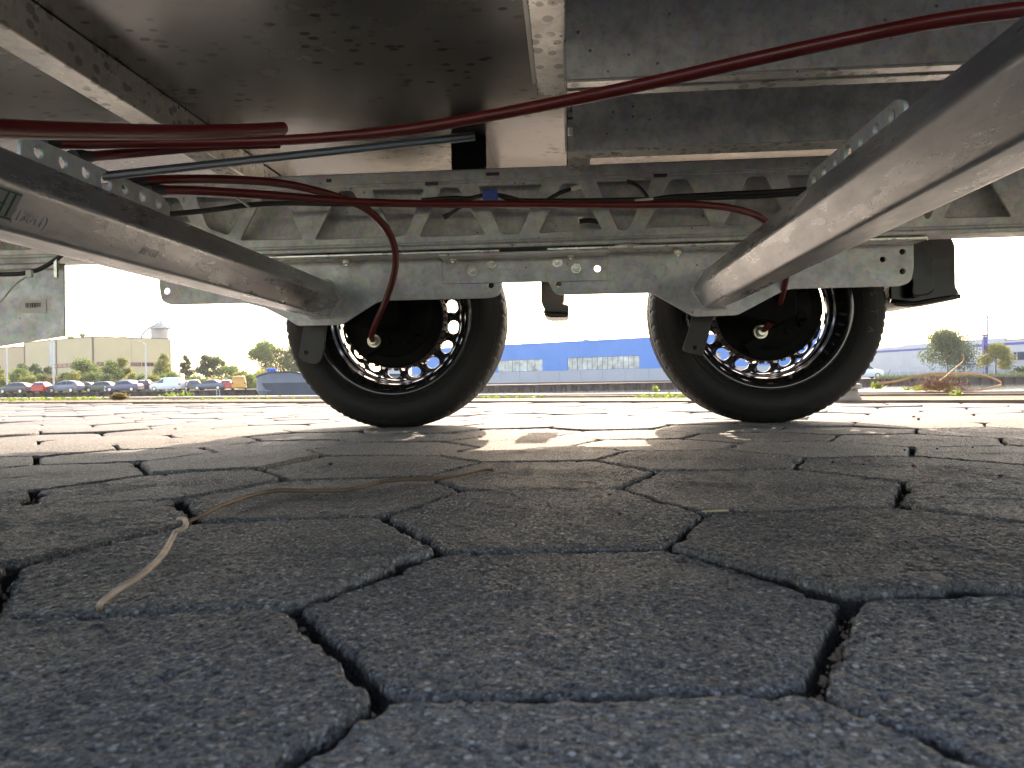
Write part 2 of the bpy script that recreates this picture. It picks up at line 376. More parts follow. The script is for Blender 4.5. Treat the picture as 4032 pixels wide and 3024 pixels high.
# value noise, numpy
_perm = rng.random((512, 512))
def vnoise(x, y):
    xi = np.floor(x).astype(int); yi = np.floor(y).astype(int); fx = x-xi; fy = y-yi
    fx = fx*fx*(3-2*fx); fy = fy*fy*(3-2*fy); g = lambda a, b: _perm[a % 512, b % 512]
    return (g(xi, yi)*(1-fx)+g(xi+1, yi)*fx)*(1-fy)+(g(xi, yi+1)*(1-fx)+g(xi+1, yi+1)*fx)*fy
def paver_arrays(c, P6, N, rings, amp, inset, seed):
    """returns verts, quads, tris of one slab; c = centre, P6 = corner points"""
    r_ = np.random.default_rng(seed); P6 = np.array(P6)
    # inset every edge
    Q = []; 
    ins = inset*(.6+.8*r_.random(6))
    for k in range(6):
        a = P6[k]; b = P6[(k+1) % 6]; z = P6[k-1]
        n1 = np.array([-(b-a)[1], (b-a)[0]]); n1 /= np.linalg.norm(n1); n0 = np.array([-(a-z)[1], (a-z)[0]]); n0 /= np.linalg.norm(n0)
        # move along both inward normals
        mat = np.array([n1, n0]); Q.append(a+np.linalg.solve(mat, np.array([ins[k], ins[k-1]])))
    Q = np.array(Q); per = N//6; B = []
    for k in range(6):
        for q in range(per): B.append(Q[k]+(Q[(k+1) % 6]-Q[k])*q/per)
    B = np.array(B); n = len(B); it = max(1, int(n*.011))
    for _ in range(it*it//2+1): B = .25*np.roll(B, 1, 0)+.5*B+.25*np.roll(B, -1, 0)
    dirv = B-c; L = np.linalg.norm(dirv, axis=1)
    if amp:
        jit = (vnoise(B[:, 0]*260+seed, B[:, 1]*260)-.5)*.0028+(vnoise(B[:, 0]*70, B[:, 1]*70+seed)-.5)*.0036
        chip = np.clip(vnoise(B[:, 0]*28+9*seed, B[:, 1]*28)-.74, 0, 1)*.045
        B = c+dirv*((L+jit-chip)/L)[:, None]
    vs = []; s_top = 1-(1-np.linspace(0, 1, rings+1)[1:])**1.35*.9999 if rings > 1 else np.array([1.])
    s_top = s_top*.962
    tiltx, tilty = r_.normal(0, .006, 2); dz = r_.normal(0, .0009)
    def zt(p):
        z = dz+tiltx*(p[:, 0]-c[0])+tilty*(p[:, 1]-c[1])
        if amp:
            z = z+amp*((vnoise(p[:, 0]*420, p[:, 1]*420)-.5)*.9+(vnoise(p[:, 0]*180+50, p[:, 1]*180)-.5)*.5+(vnoise(p[:, 0]*20, p[:, 1]*20)-.5)*1.0)
            pit = np.clip(vnoise(p[:, 0]*200+200, p[:, 1]*200)-.84, 0, 1); z = z-pit*amp*9
        return z
    cen = c[None, :]; V = [np.c_[cen, zt(cen)]]
    for s in s_top:
        p = c+(B-c)*s; V.append(np.c_[p, zt(p)])
    wob = (vnoise(B[:, 0]*120, B[:, 1]*120+7)-.5)*.003 if amp else 0
    for s, d in ((.985, .0006), (.993, .0022), (1.0, .0065), (1.004, .045)):
        p = c+(B-c)*s; V.append(np.c_[p, zt(p)-d+(wob if d < .02 else 0)])
    V = np.vstack(V); F = []
    for k in range(n): F.append((0, 1+k, 1+(k+1) % n))
    nr = len(s_top)+4; idx = np.arange(n); nx = (idx+1) % n; Fq = []
    for q in range(nr-1):
        a = 1+q*n; Fq.append(np.c_[a+idx, a+n+idx, a+n+nx, a+nx])
    return V, F, np.vstack(Fq)
def mesh_fast(name, V, F, Fq):
    me = bpy.data.meshes.new(name); me.vertices.add(len(V)); me.vertices.foreach_set('co', V.astype(np.float32).ravel())
    nl = 3*len(F)+4*len(Fq); me.loops.add(nl); lv = np.concatenate([np.array(F).ravel(), Fq.ravel()]); me.loops.foreach_set('vertex_index', lv.astype(np.int32))
    me.polygons.add(len(F)+len(Fq)); ls = np.concatenate([np.arange(len(F))*3, 3*len(F)+np.arange(len(Fq))*4]); me.polygons.foreach_set('loop_start', ls.astype(np.int32))
    me.update(calc_edges=True); me.polygons.foreach_set('use_smooth', [True]*len(me.polygons)); return me
cells = []
for i in range(-60, 61):
    for j in range(-60, 90):
        c = lat(LP, i, j)
        if (c-e0).dot(en) > -.05: continue
        if c[1] < -3 or c[1] > 14 or abs(c[0]) > 16: continue
        d = float(np.hypot(*c)); v = np.array([*c, 0])-CC; dep = v.dot(CF)
        inview = False
        if dep > .02:
            for k in range(6):
                q = lat(LP, i, j, k); w = np.array([*q, 0])-CC
                if w.dot(CF) > .05:
                    a, b = proj([*q, 0])
                    if -150 < a < 4180 and b < 3300: inview = True
        cells.append((0 if inview else 1, d, i, j, c))
cells.sort(key=lambda t: t[:2]); VC = [None]*4; rest = []
print('pavers in view', sum(1 for c in cells if c[0] == 0), 'edge', EDG, 'QW', QW)
lite = []
for n_, (oov, d, i, j, c) in enumerate(cells):
    P6 = [vert(i, j, k) for k in range(6)]
    if n_ < 300 and not oov:
        if d < 1.9:
            if d < .75: N, rg, amp = 420, 56, .0011
            elif d < 1.2: N, rg, amp = 240, 26, .0012
            else: N, rg, amp = 96, 8, .0011
            cc = np.mean(P6, axis=0); V, F, Fq = paver_arrays(cc, P6, N, rg, amp, .0036, 100+n_)
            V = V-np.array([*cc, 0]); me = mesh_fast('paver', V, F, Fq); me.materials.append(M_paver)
            o = bpy.data.objects.new('paver', me); COL.objects.link(o); o.parent = pavement; o.location = (*cc, 0)
        else:
            if len(lite) < 6:
                q6 = [lat(LP, 0, 0, k)-lat(LP, 0, 0) for k in range(6)]
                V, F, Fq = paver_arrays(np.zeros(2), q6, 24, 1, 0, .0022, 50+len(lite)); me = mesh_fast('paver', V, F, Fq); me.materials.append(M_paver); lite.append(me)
            o = bpy.data.objects.new('paver', random.choice(lite)); COL.objects.link(o); o.parent = pavement
            o.location = (*c, random.uniform(-.002, .003)); o.rotation_euler = (random.gauss(0, .004), random.gauss(0, .004), random.gauss(0, .008))
    elif oov == 0 or (abs(c[0]) < 9 and c[1] < 9): rest.append(c)
q6 = [lat(LP, 0, 0, k)-lat(LP, 0, 0) for k in range(6)]
Vs, Fs, Fqs, off = [], [], [], 0
for n_, c in enumerate(rest):
    V, F, Fq = paver_arrays(np.zeros(2), q6, 12, 1, 0, .0024, n_ % 40); V = V+np.array([*c, random.uniform(-.002, .002)])
    Vs.append(V); Fs.append(np.array(F)+off); Fqs.append(Fq+off); off += len(V)
if rest:
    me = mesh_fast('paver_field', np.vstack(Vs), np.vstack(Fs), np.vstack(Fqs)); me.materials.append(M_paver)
    o = bpy.data.objects.new('paver_field', me); COL.objects.link(o); o.parent = pavement; o['kind'] = 'stuff'

# ------------------------------------------------------------------ the trailer
YB, YBK, YP, FLZ = 1.74, 1.79, 1.80, .678       # truss web, rear web, bracket plates, floor underside
trailer = empty('trailer', (0, 1.0, 0))
tag(trailer, 'tandem axle car trailer of galvanised steel seen from underneath, with red brake cables', 'trailer')
def TP(px, py, y): q = ony(px, py, y); return (q[0], q[2])
T0 = Matrix.Translation((0, -1.0, 0))           # children keep world coordinates
def adopt(o):
    o.matrix_parent_inverse = T0; return o
_link0 = link
def link(name, me, mat, parent=None, smooth=False, bevel=0, sharp=None):
    o = _link0(name, me, mat, parent, smooth, bevel, sharp)
    if parent is trailer: adopt(o)
    return o
XL, XR_, NEAR = -3.0, 3.2, .26                  # trailer extent
# floor panels
floor_z1 = FLZ+.018
xs_join = ony(2118, 420, 1.3)[0]
for a, b in ((XL, -1.55), (-1.546, onz(2230, 500, FLZ)[0]), (onz(2230, 500, FLZ)[0]+.004, 1.9), (1.904, XR_)):
    MB().box((a, NEAR, FLZ), (b, 2.14, floor_z1)).build('floor_panel', M_floor, trailer)
MB().box((XL, NEAR, floor_z1+.001), (XR_, 2.14, floor_z1+.02)).build('light_leak_cover', M_dark, trailer)  # unseen sheet added to stop sun leaking between the floor panels
MB().box((XL, 2.142, FLZ-.03), (XR_, 2.172, .86)).build('side_wall', M_white, trailer)
MB().box((XL, NEAR-.032, FLZ-.03), (XR_, NEAR-.002, .86)).build('side_wall', M_white, trailer)
MB().box((XL-.03, NEAR, FLZ), (XL-.002, 2.14, .86)).build('front_wall', M_white, trailer)
MB().box((XR_+.002, NEAR, FLZ), (XR_+.03, 2.14, .86)).build('rear_door', M_white, trailer)
# cross members under the floor
xA = ony(650, 490, onz(650, 490, .618)[1])[0]
def zbeam(x0, x1, y0, y1, z0, z1, t_, name, mat, flip=False):
    mb = MB(); mb.box((x0, y0, z0), (x1, y1, z0+t_)); xv = x0 if not flip else x1-t_
    mb.box((xv, y0, z0+t_+.0005), (xv+t_, y1, z1)); return mb.build(name, mat, trailer, bevel=.001)
xr = onz(820, 490, FLZ)[0]
MB().box((xr-.052, NEAR, .613), (xr, 2.12, FLZ-.001)).build('cross_member', M_galv_lit_spot, trailer, bevel=.003)
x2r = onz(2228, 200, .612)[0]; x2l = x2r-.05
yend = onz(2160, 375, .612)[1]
MB().box((x2l, NEAR, .612), (x2r, yend, FLZ-.001)).build('cross_member', M_galv_lit_spot, trailer, bevel=.002)
MB().box((x2l-.0085, NEAR, .640), (x2l-.0005, yend+.02, FLZ-.0005)).build('panel_trim', M_cut, trailer)
for xx in (-1.62, 2.2, -2.4): MB().box((xx-.05, NEAR, .613), (xx, 2.12, FLZ-.001)).build('cross_member', M_galv, trailer, bevel=.003)
# longitudinal channels, right half
def channel(y, zb, x0, x1, side=1, w=.048):
    mb = MB(); mb.box((x0, y, zb), (x1, y+.003, FLZ-.002)); mb.box((x0, y+.0035, zb), (x1, y+w, zb+.003))
    mb.box((x0, y+w-.003, zb+.0035), (x1, y+w, zb+.012)); return mb.build('channel', M_galv_dark, trailer)
xc = onz(2231, 300, .558)[0]
def ybot(px, py, z): return onz(px, py, z)[1]
y1 = ybot(2240, 312, .558); y2 = ybot(2240, 345, .558); y3 = ybot(2240, 590, .558)
channel(y1, .558, xc, XR_, w=.024); channel(y2+.002, .558, xc, XR_, w=.026)
channel(y3, .558, xc+.012, XR_, w=.05)
channel(.42, .558, xc, XR_, w=.05); 
MB().box((xc-.004, y1-.0, .556), (xc-.0005, y3+.0, .612)).build('end_plate', M_galv, trailer)
# spotted bottom strips with ground bounce painted into their pale colour, as the channels' lower flanges
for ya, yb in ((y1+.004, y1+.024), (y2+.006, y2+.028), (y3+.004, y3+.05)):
    MB().box((xc+.001, ya, .5545), (XR_, yb, .5575)).build('flange_strip', M_galv_lit_spot, trailer)
# side beams: truss web with cut-outs, rear web, chords
CUTS = [[(600,765),(700,768),(760,880),(690,870)],[(767,770),(1000,782),(900,929),(820,900)],[(1040,755),(1110,752),(1196,943),(943,949)],[(1335,747),(1390,747),(1523,935),(1238,947)],
 [(1461,744),(1675,741),(1600,930),(1552,935)],[(1735,735),(1806,735),(1917,926),(1650,935)],[(1879,726),(2138,723),(2047,923),(1976,926)],
 [(2211,720),(2276,719),(2376,905),(2117,920)],[(2343,712),(2570,707),(2474,906),(2434,909)],[(2637,701),(2708,700),(2805,889),(2537,900)],
 [(2942,693),(3015,690),(3112,882),(2845,888)],[(3088,687),(3310,680),(3212,870),(3172,872)],[(3400,676),(3460,675),(3570,868),(3320,872)],[(3560,672),(3740,668),(3660,862),(3640,864)],[(3800,664),(3870,662),(3985,856),(3710,860)],
 [(4040,655),(4230,650),(4130,850),(4100,852)]]
ztop = TP(2016, 664, YB)[1]; zbt = TP(2016, 978, YB)[1]; zc0 = TP(2016, 722, YB)[1]; zc1 = TP(2016, 934, YB)[1]
def clampz(p): return (p[0], min(max(p[1], zc1+.004), zc0-.002))
holes = [rounded([clampz(TP(a, b, YB)) for a, b in c_], .009, 4) for c_ in CUTS]
xx = holes[-1][0][0]+.2
while xx < XR_-.25: holes.append(rounded([(xx, zc0-.004), (xx+.045, zc0-.004), (xx+.1, zc1+.006), (xx-.06, zc1+.006)], .009, 4)); xx += .24
xx = min(p[0] for p in holes[0])-.16
while xx > XL+.2: holes.append(rounded([(xx, zc0-.004), (xx+.045, zc0-.004), (xx+.1, zc1+.006), (xx-.06, zc1+.006)], .009, 4)); xx -= .24
outl = [(XL, zbt+.012), (XR_, zbt+.012), (XR_, ztop-.0), (XL, ztop-.0)]
def beam(yf, sgn):
    b = plate('side_beam', outl, holes, MXZ(yf), .006, M_galv, None, .0022); b.parent = trailer; adopt(b)
    ya, yb_ = sorted((yf+sgn*.004, yf+sgn*.055))
    MB().box((XL, min(yf+sgn*.046, yf+sgn*.05), zbt+.012), (XR_, max(yf+sgn*.046, yf+sgn*.05), ztop-.004)).build('rear_web', M_galv_dark, b)
    MB().box((XL, ya, ztop-.003), (XR_, yb_+.004*(sgn > 0), ztop)).build('top_flange', M_galv, b)
    y0_, y1_ = sorted((yf-sgn*.012, yf+sgn*.056))
    MB().box((XL, y0_, zbt+.0005), (XR_, y1_, zbt+.0115)).build('bottom_flange', M_galv, b, bevel=.003)
    y0_, y1_ = sorted((yf-sgn*.0035, yf-sgn*.0105))
    MB().box((XL, y0_, ztop-.026), (XR_, y1_, ztop-.0015)).build('top_lip', M_galv, b, bevel=.002)
    # pressed ribs along the chords
    rb = MB(); rb.tube([(XL, yf-sgn*.003, zc0+.006), (XR_, yf-sgn*.003, zc0+.006)], .0035, 8); rb.build('pressed_rib', M_galv, b, smooth=True)
    rb = MB(); rb.tube([(XL, yf-sgn*.003, zc1-.010), (XR_, yf-sgn*.003, zc1-.010)], .0045, 8); rb.build('pressed_rib', M_galv, b, smooth=True)
    return b
B1 = beam(YB, 1)
MB().box((XL, .272, zbt), (XR_, .32, zbt+.03)).build('near_chord', M_galv, trailer, bevel=.002)
# bracket lugs and slots on the top lip
for px, py, w_ in ((1940, 684, .03), (2600, 690, .03), (1295, 710, .012), (1700, 722, .03)):
    q = ony(px, py, YB-.012); MB().box((q[0]-w_/2, YB-.0135, q[2]-.004), (q[0]+w_/2, YB-.0108, q[2]+.003)).build('slot', M_dark, B1)
# small bracket between channel and beam
mb = MB(); q = ony(2280, 640, YB-.02); mb.box((q[0]-.024, YB-.05, ztop-.012), (q[0]+.024, YB-.044, FLZ-.02)); mb.box((q[0]-.024, YB-.0435, ztop-.012), (q[0]+.024, YB-.013, ztop-.006))
mb.box((q[0]-.024, YB-.10, FLZ-.0195), (q[0]+.024, YB-.044, FLZ-.002)); mb.build('floor_bracket', M_galv_lit_spot, trailer, bevel=.001)
qa = ony(1776, 600, YB-.01)[0]; qb = ony(1915, 600, YB-.01)[0]
MB().box((qa, YB-.01, ztop+.001), (qb, 2.10, FLZ-.001)).build('spacer_block', M_blackpl, trailer, bevel=.002)
q = ony(2283, 672, YB-.02); mb = MB(); mb.tube([(q[0]+.006, YB-.052, q[2]), (q[0]+.006, YB-.044, q[2])], .006, 6); mb.build('bolt', M_zinc, trailer)

def hexbolt(x, y, z, axis, name, parent, r=.0085, h=.008, washer=True, shank=.012):
    mb = MB(); d = Vector(axis).normalized(); c = Vector((x, y, z))
    if washer: mb.tube([c, c+d*.002], r*1.45, 20)
    mb.tube([c+d*.0021, c+d*(.002+h)], r, 6); mb.tube([c+d*(.0022+h), c+d*(.002+h+shank*.5)], r*.55, 12)
    o = mb.build(name, M_zinc, parent, bevel=.0006); return o
# axle bracket plates
def zz(poly, y=YP): return [TP(a, b, y) for a, b in poly]
ztp = zbt-.0035
L_poly = [(629,1060),(629,1118),(640,1185),(673,1199),(966,1192),(1047,1212),(1139,1259),(1174,1282),(1347,1278),(1494,1183),(1930,1172),(1968,1160),(1977,1118),(1977,1040)]
R_poly = [(2158,1040),(2161,1111),(2188,1160),(2564,1152),(2732,1246),(2902,1240),(3096,1137),(3546,1125),(3584,1108),(3594,1060),(3594,965)]
def bracket(poly, hl, xshift_bolts):
    pts = zz(poly); pts[0] = (pts[0][0], ztp); pts[-1] = (pts[-1][0], ztp)
    rad = [.0]+[.02]*(len(pts)-2)+[.0]
    for i in range(len(poly)):
        if poly[i] in ((1139,1259),(1174,1282),(1347,1278),(2732,1246),(2902,1240),(2564,1152),(966,1192),(1047,1212)): rad[i] = .008
    out = rounded(pts, rad, 5)
    hs = [circle2(*TP(a, b, YP), r_) for a, b, r_ in hl]
    pl = plate('axle_bracket', out, hs, MXZ(YP), .006, M_galv, None, .001); pl.parent = trailer; adopt(pl)
    x0 = min(p[0] for p in pts); x1 = max(p[0] for p in pts)
    MB().box((x0, YP-.075, ztp-.006), (x1, YP-.0035, ztp)).build('mounting_flange', M_galv_lit_spot, pl, bevel=.0015)
    for px, py in xshift_bolts:
        q = ony(px, py, YP-.035); hexbolt(q[0], YP-.035, ztp-.0062, (0, 0, -1), 'bolt', pl, .0095, .009)
    return pl, pts
PL, pl_pts = bracket(L_poly, [(659,1146,.0085),(1934,1124,.008)], [(1364,1014),(1785,1017)])
PR, pr_pts = bracket(R_poly, [(2352,1058,.0085),(3474,1022,.0075),(3551,992,.0075),(3552,1069,.0075),(2200,1118,.008)], [(2246,1003),(2668,981)])
sp = [TP(1744,1016,YP-.007),TP(2390,1008,YP-.007),TP(2387,1103,YP-.007),TP(1747,1117,YP-.007)]
SPL = plate('splice_plate', sp, [circle2(*TP(2352,1058,YP-.007), .0088)], MXZ(YP-.0085), .005, M_galv, None, .001); SPL.parent = trailer; adopt(SPL)
MB().box((sp[0][0], YP-.075, ztp-.0125), (sp[1][0], YP-.0115, ztp-.0065)).build('splice_flange', M_galv, SPL, bevel=.001)
MB().box((sp[0][0]-.02, YP-.002, ztp-.03), (sp[1][0]+.02, YP+.004, zbt+.012)).build('backing_strip', M_galv_dark, SPL)
for px, py in ((1860,1067),(1936,1036),(2194,1032),(2268,1057)):
    q = ony(px, py, YP-.012); hexbolt(q[0], YP-.0115, q[2], (0, -1, 0), 'bolt', SPL, .0085, .007)
# near side brackets (behind the camera)
for pts in (pl_pts, pr_pts):
    o = plate('axle_bracket', rounded(pts, .006, 3), [], MXZ(.265), .006, M_galv, None, .001); o.parent = trailer; adopt(o)

# axles: rounded hexagonal torsion tubes with cable rails
AX = (-.592, .342); AZ = .3225; HH = .0425
def hex_profile(h, rr):
    c = [(h/math.cos(R(30))*math.cos(R(60*k)), h/math.cos(R(30))*math.sin(R(60*k))) for k in range(6)]
    return rounded(c, rr, 6)
for n_, ax in enumerate(AX):
    pr_ = hex_profile(HH, .0055); mb = MB(); n = len(pr_)
    vs = [(ax+a, y, AZ+b) for y in (.269, 1.797) for a, b in pr_]
    mb.add(vs, [(i, (i+1) % n, n+(i+1) % n, n+i) for i in range(n)]+[tuple(range(n)), tuple(range(n, 2*n))])
    axo = mb.build('axle', M_axle, trailer, smooth=True); wn_ = axo.modifiers.new('wn', 'WEIGHTED_NORMAL'); wn_.keep_sharp = True; wn_.weight = 100; wn_.mode = 'FACE_AREA'
    axo.data.set_sharp_from_angle(angle=R(70))
    # weld bead at the bracket
    bead = []
    for k in range(0, n+1): a, b = pr_[k % n]; s_ = 1.03+.03*math.sin(k*2.1); bead.append((ax+a*s_, 1.7955, AZ+b*s_))
    MB().tube(bead, .0035, 8, cap=False).build('weld_bead', M_galv, axo, smooth=True)
    # perforated cable rail on top
    y0r, y1r = (.79, 1.10); zt_ = AZ+HH; hs = []; top = []
    for q in range(7):
        yy = y0r+.028+q*.042; big = q == 3
        hs.append(circle2(yy, zt_+(.020 if not big else .018), .0085 if not big else .0125, 16))
    o_ = [(y0r, zt_-.001), (y1r, zt_-.001), (y1r, zt_+.024), (y1r-.018, zt_+.034), (y0r+.018, zt_+.034), (y0r, zt_+.024)]
    o = plate('cable_rail', rounded(o_, .006, 3), hs, MYZ(ax), .005, M_galv, None, .0008); o.parent = axo
    MB().tube([(ax+.004, y0r, zt_+.001), (ax+.004, y1r, zt_+.001)], .003, 6).build('rail_weld', M_galv, axo, smooth=True)
# marks on the left axle: manufacturer's sticker and stamped number on the camera-facing side
axo_l = [o for o in bpy.data.objects if o.name.startswith('axle') and 'bracket' not in o.name and o.type == 'MESH'][0]
nrm = Vector((math.cos(R(-30)), 0, math.sin(R(-30)))); tang = Vector((-math.sin(R(-30)), 0, math.cos(R(-30))))
fc = Vector((AX[0], 0, AZ))+nrm*(HH+.0004)
def facemat(y, up=0., lift=0.): # local x -> +y world, local y -> up the face
    c = fc+tang*up+nrm*lift; return Matrix(((0, tang.x, nrm.x, c.x), (1, tang.y, nrm.y, y), (0, tang.z, nrm.z, c.z), (0, 0, 0, 1)))
def yface(px):
    lo, hi = .3, 1.75
    for _ in range(40):
        md = (lo+hi)/2
        if proj([fc.x, md, fc.z])[0] < px: lo = md
        else: hi = md
    return lo
ystk = yface(-45)
mb = MB(); Mx = facemat(ystk, .002)
mb.box((-.055, -.0155, 0), (.036, .0155, .0004), Mx); st = mb.build('sticker', plain('sticker_film', (.28, .29, .27), .4), axo_l)
mb = MB()
for i in range(9): mb.box((-.050+i*.0095, -.0125, .0005), (-.0475+i*.0095, .0125+(.0 if i % 3 else -.008), .0008), Mx)
for y_ in (-.0145, .0125): mb.box((-.054, y_, .0005), (.035, y_+.0015, .0008), Mx)
mb.box((-.03, -.001, .0005), (.02, .0008, .0009), Mx)
mb.build('sticker_print', M_green, axo_l)
text_mesh('(13811)', .017, .0004, facemat(yface(130), -.006), 'stamped_number', M_axle, axo_l)
text_mesh('//1211//', .013, .0004, facemat(yface(592), -.004), 'stamped_number', M_axle, axo_l)

# wheels
WX = (-.448, .502); WZ, TR, YW = .2885, .2905, 1.938
def make_wheel(yc, sgn):
    """wheel with its inner lip at y=yc; sgn=+1 when it extends towards +y. Origin at hub on lip plane"""
    w = empty('wheel'); w.parent = trailer; adopt(w)
    # tyre: section from inner bead round the tread to the outer bead
    W = .15
    prof = [(.197, .008), (.203, -.004), (.212, -.012), (.228, -.0185), (.243, -.020), (.256, -.0165), (.2655, -.010), (.269, -.0085), (.2695, -.0065), (.2735, -.004), (.2785, .002),
            (.2835, .010), (.2855, .018), (.2862, .030), (.2868, .0345), (.280, .0355), (.280, .0405), (.2870, .0415), (.2872, .060), (.2872, .0645), (.280, .0655), (.280, .0715), (.2874, .0725)]
    prof = prof+[(r, W-y) for r, y in prof[::-1]]
    K = len(prof); N = 288
    def rad(i, j, r):
        ii = min(i, K-1-i)
        if j % 6 in (0,) and 8 <= ii <= 13: return r-(.0032 if ii > 9 else .0014)
        if j % 6 in (3,) and 11 <= ii <= 13: return r-.0014
        if j % 2 and 17 <= ii: return r-.0012
        return r
    mb = MB(); mb.lathe([(r, sgn*y) for r, y in prof], N, rad=rad); mb.v = [(a*1.0105, b*(1.0 if c > -.2 else 1.04), max(c*1.0105, -(WZ-.0012))) for a, b, c in mb.v]; ty = mb.build('tyre', M_tyre, w, smooth=True, sharp=38)
    for s_, y_ in ((.2215, -.0163), (.262, -.0138)):
        MB().lathe([(s_-.0012, sgn*y_), (s_, sgn*(y_-.0014)), (s_+.0012, sgn*(y_+.0003))], 120).build('sidewall_rib', M_tyre, w, smooth=True)
    # rim barrel
    rp = [(.196, .012), (.2035, .004), (.2045, -.002), (.200, -.0045), (.194, -.002), (.190, .006), (.187, .016), (.178, .024), (.176, .045), (.171, .055), (.165, .062), (.164, .085), (.172, .105), (.178, .118), (.183, .135), (.19, .146), (.199, .150), (.202, .156)]
    rm = MB(); rm.lathe([(r, sgn*y) for r, y in rp], 120); rim = rm.build('rim', M_paint, w, smooth=True, sharp=60)
    sl = rim.modifiers.new('s', 'SOLIDIFY'); sl.thickness = .002
    # disc with 16 holes, dished
    NH = 16; vs = []; fs = []; seg = 2*math.pi/NH
    def yd(r): return sgn*(.108-.028*((.1645-r)/.05)**2*(1 if r > .1145 else 0) if r > .1145 else .08)
    for h in range(NH):
        th = h*seg; base = len(vs); n = 16
        rc, rh = .1445, .0155
        for k in range(n):
            w_ = 2*math.pi*k/n+math.pi/n
            r_ = rc+rh*.93*math.sin(w_); a_ = th+rh*1.15*math.cos(w_)/rc
            vs.append((r_*math.cos(a_), yd(r_), r_*math.sin(a_)))
        for k in range(n):
            w_ = 2*math.pi*k/n+math.pi/n; cx, sx = math.cos(w_), math.sin(w_); m_ = max(abs(cx), abs(sx))
            a_ = th+seg/2*cx/m_; r_ = rc+(.0205 if sx > 0 else .0265)*sx/m_
            vs.append((r_*math.cos(a_), yd(r_), r_*math.sin(a_)))
        for k in range(n): k2 = (k+1) % n; fs.append((base+k, base+k2, base+n+k2, base+n+k))
    mb = MB(); mb.add(vs, fs); dsc = mb.build('wheel_disc', M_paint, w, smooth=True); sl = dsc.modifiers.new('s', 'SOLIDIFY'); sl.thickness = .0035; sl.offset = 0
    mb = MB(); mb.lathe([(.119, sgn*.0805), (.10, sgn*.075), (.07, sgn*.085), (.04, sgn*.085), (.0005, sgn*.085)], 64); mb.build('wheel_centre', M_paint, w, smooth=True)
    # drum + backing plate with ribs
    mb = MB(); mb.lathe([(.0005, -.012), (.030, -.012), (.034, -.010), (.036, .004), (.048, .004), (.050, -.004), (.060, -.006), (.098, -.002), (.104, .006), (.118, .006), (.126, .003), (.131, .006), (.132, .020), (.132, .068), (.118, .074), (.02, .074)], 96)
    if sgn < 0: mb.v = [(a, -b, c) for a, b, c in mb.v]
    dr = mb.build('brake_drum', M_drum, w, smooth=True, sharp=50)
    rb = MB()
    for k in range(48):
        a_ = 2*math.pi*k/48; c_, s_ = math.cos(a_), math.sin(a_)
        rb.add([(.1325*c_-.0016*s_, sgn*.022, .1325*s_+.0016*c_), (.1325*c_+.0016*s_, sgn*.022, .1325*s_-.0016*c_), (.1385*c_+.0016*s_, sgn*.03, .1385*s_-.0016*c_), (.1385*c_-.0016*s_, sgn*.03, .1385*s_+.0016*c_),
                (.1325*c_-.0016*s_, sgn*.066, .1325*s_+.0016*c_), (.1325*c_+.0016*s_, sgn*.066, .1325*s_-.0016*c_), (.1385*c_+.0016*s_, sgn*.062, .1385*s_-.0016*c_), (.1385*c_-.0016*s_, sgn*.062, .1385*s_+.0016*c_)],
               [(0,1,2,3),(4,7,6,5),(0,4,5,1),(1,5,6,2),(2,6,7,3),(3,7,4,0)])
    rb.build('drum_ribs', M_paint, w)['kind'] = 'stuff'
    for (bx, bz, br, bd) in ((.075, -.030, .014, .012), (-.04, -.075, .016, .010), (.03, .082, .016, .01), (-.078, .03, .015, .012), (.085, .04, .011, .009), (.04, -.06, .010, .01)):
        bs = MB(); bs.tube([(bx, -sgn*.0005, bz), (bx, -sgn*bd, bz)], br, 16); bs.build('plate_boss', M_drum, w, bevel=.002)
    Mr = Matrix.Rotation(R(-35), 4, 'Y')
    for a, b, M_ in (((.068, -.012, -.055), (.090, 0, -.032), None), ((-.11, -.014, -.06), (-.035, 0, -.03), Mr), ((-.06, -.018, .02), (-.02, 0, .05), Mr)):
        a = (a[0], min(sgn*a[1], 0), a[2]); b = (b[0], max(-sgn*.014, 0) if sgn < 0 else 0, b[2]); bs = MB(); bs.box(a, b, M_); bs.build('plate_boss', M_drum, w, bevel=.002)
    return w
w0 = make_wheel(YW, 1)
def dup(o, parent):
    c = o.copy(); COL.objects.link(c); c.parent = parent
    for ch in list(o.children): dup(ch, c)
    return c
w1 = dup(w0, trailer); adopt(w1)
w0.location = (WX[0], YW, WZ); w1.location = (WX[1], YW, WZ); w0.rotation_euler = (0, R(9), 0); w1.rotation_euler = (0, R(-4), 0)
for w_ in (w0, w1):
    for ch in w_.children:
        if ch.name.startswith('tyre'): ch.rotation_euler = (0, -w_.rotation_euler.y, 0)
n0 = make_wheel(.105, -1); n0.location = (WX[0], .105, WZ); n1 = dup(n0, trailer); adopt(n1); n1.location = (WX[1], .105, WZ)
# sidewall lettering on the right tyre
rubl = plain('tyre_lettering', (.05, .05, .05), .6); let = []
for i, ch in enumerate('TRISTA'):
    ang = R(34-i*10.5); rr = .2455; Mx = Matrix.Rotation(-(ang-math.pi/2), 4, 'Y') @ Matrix.Translation((0, -.0196, rr)) @ Matrix.Rotation(R(90), 4, 'X')
    let.append(text_mesh(ch, .024, .0006, Mx, 'sidewall_letter', rubl, w1))
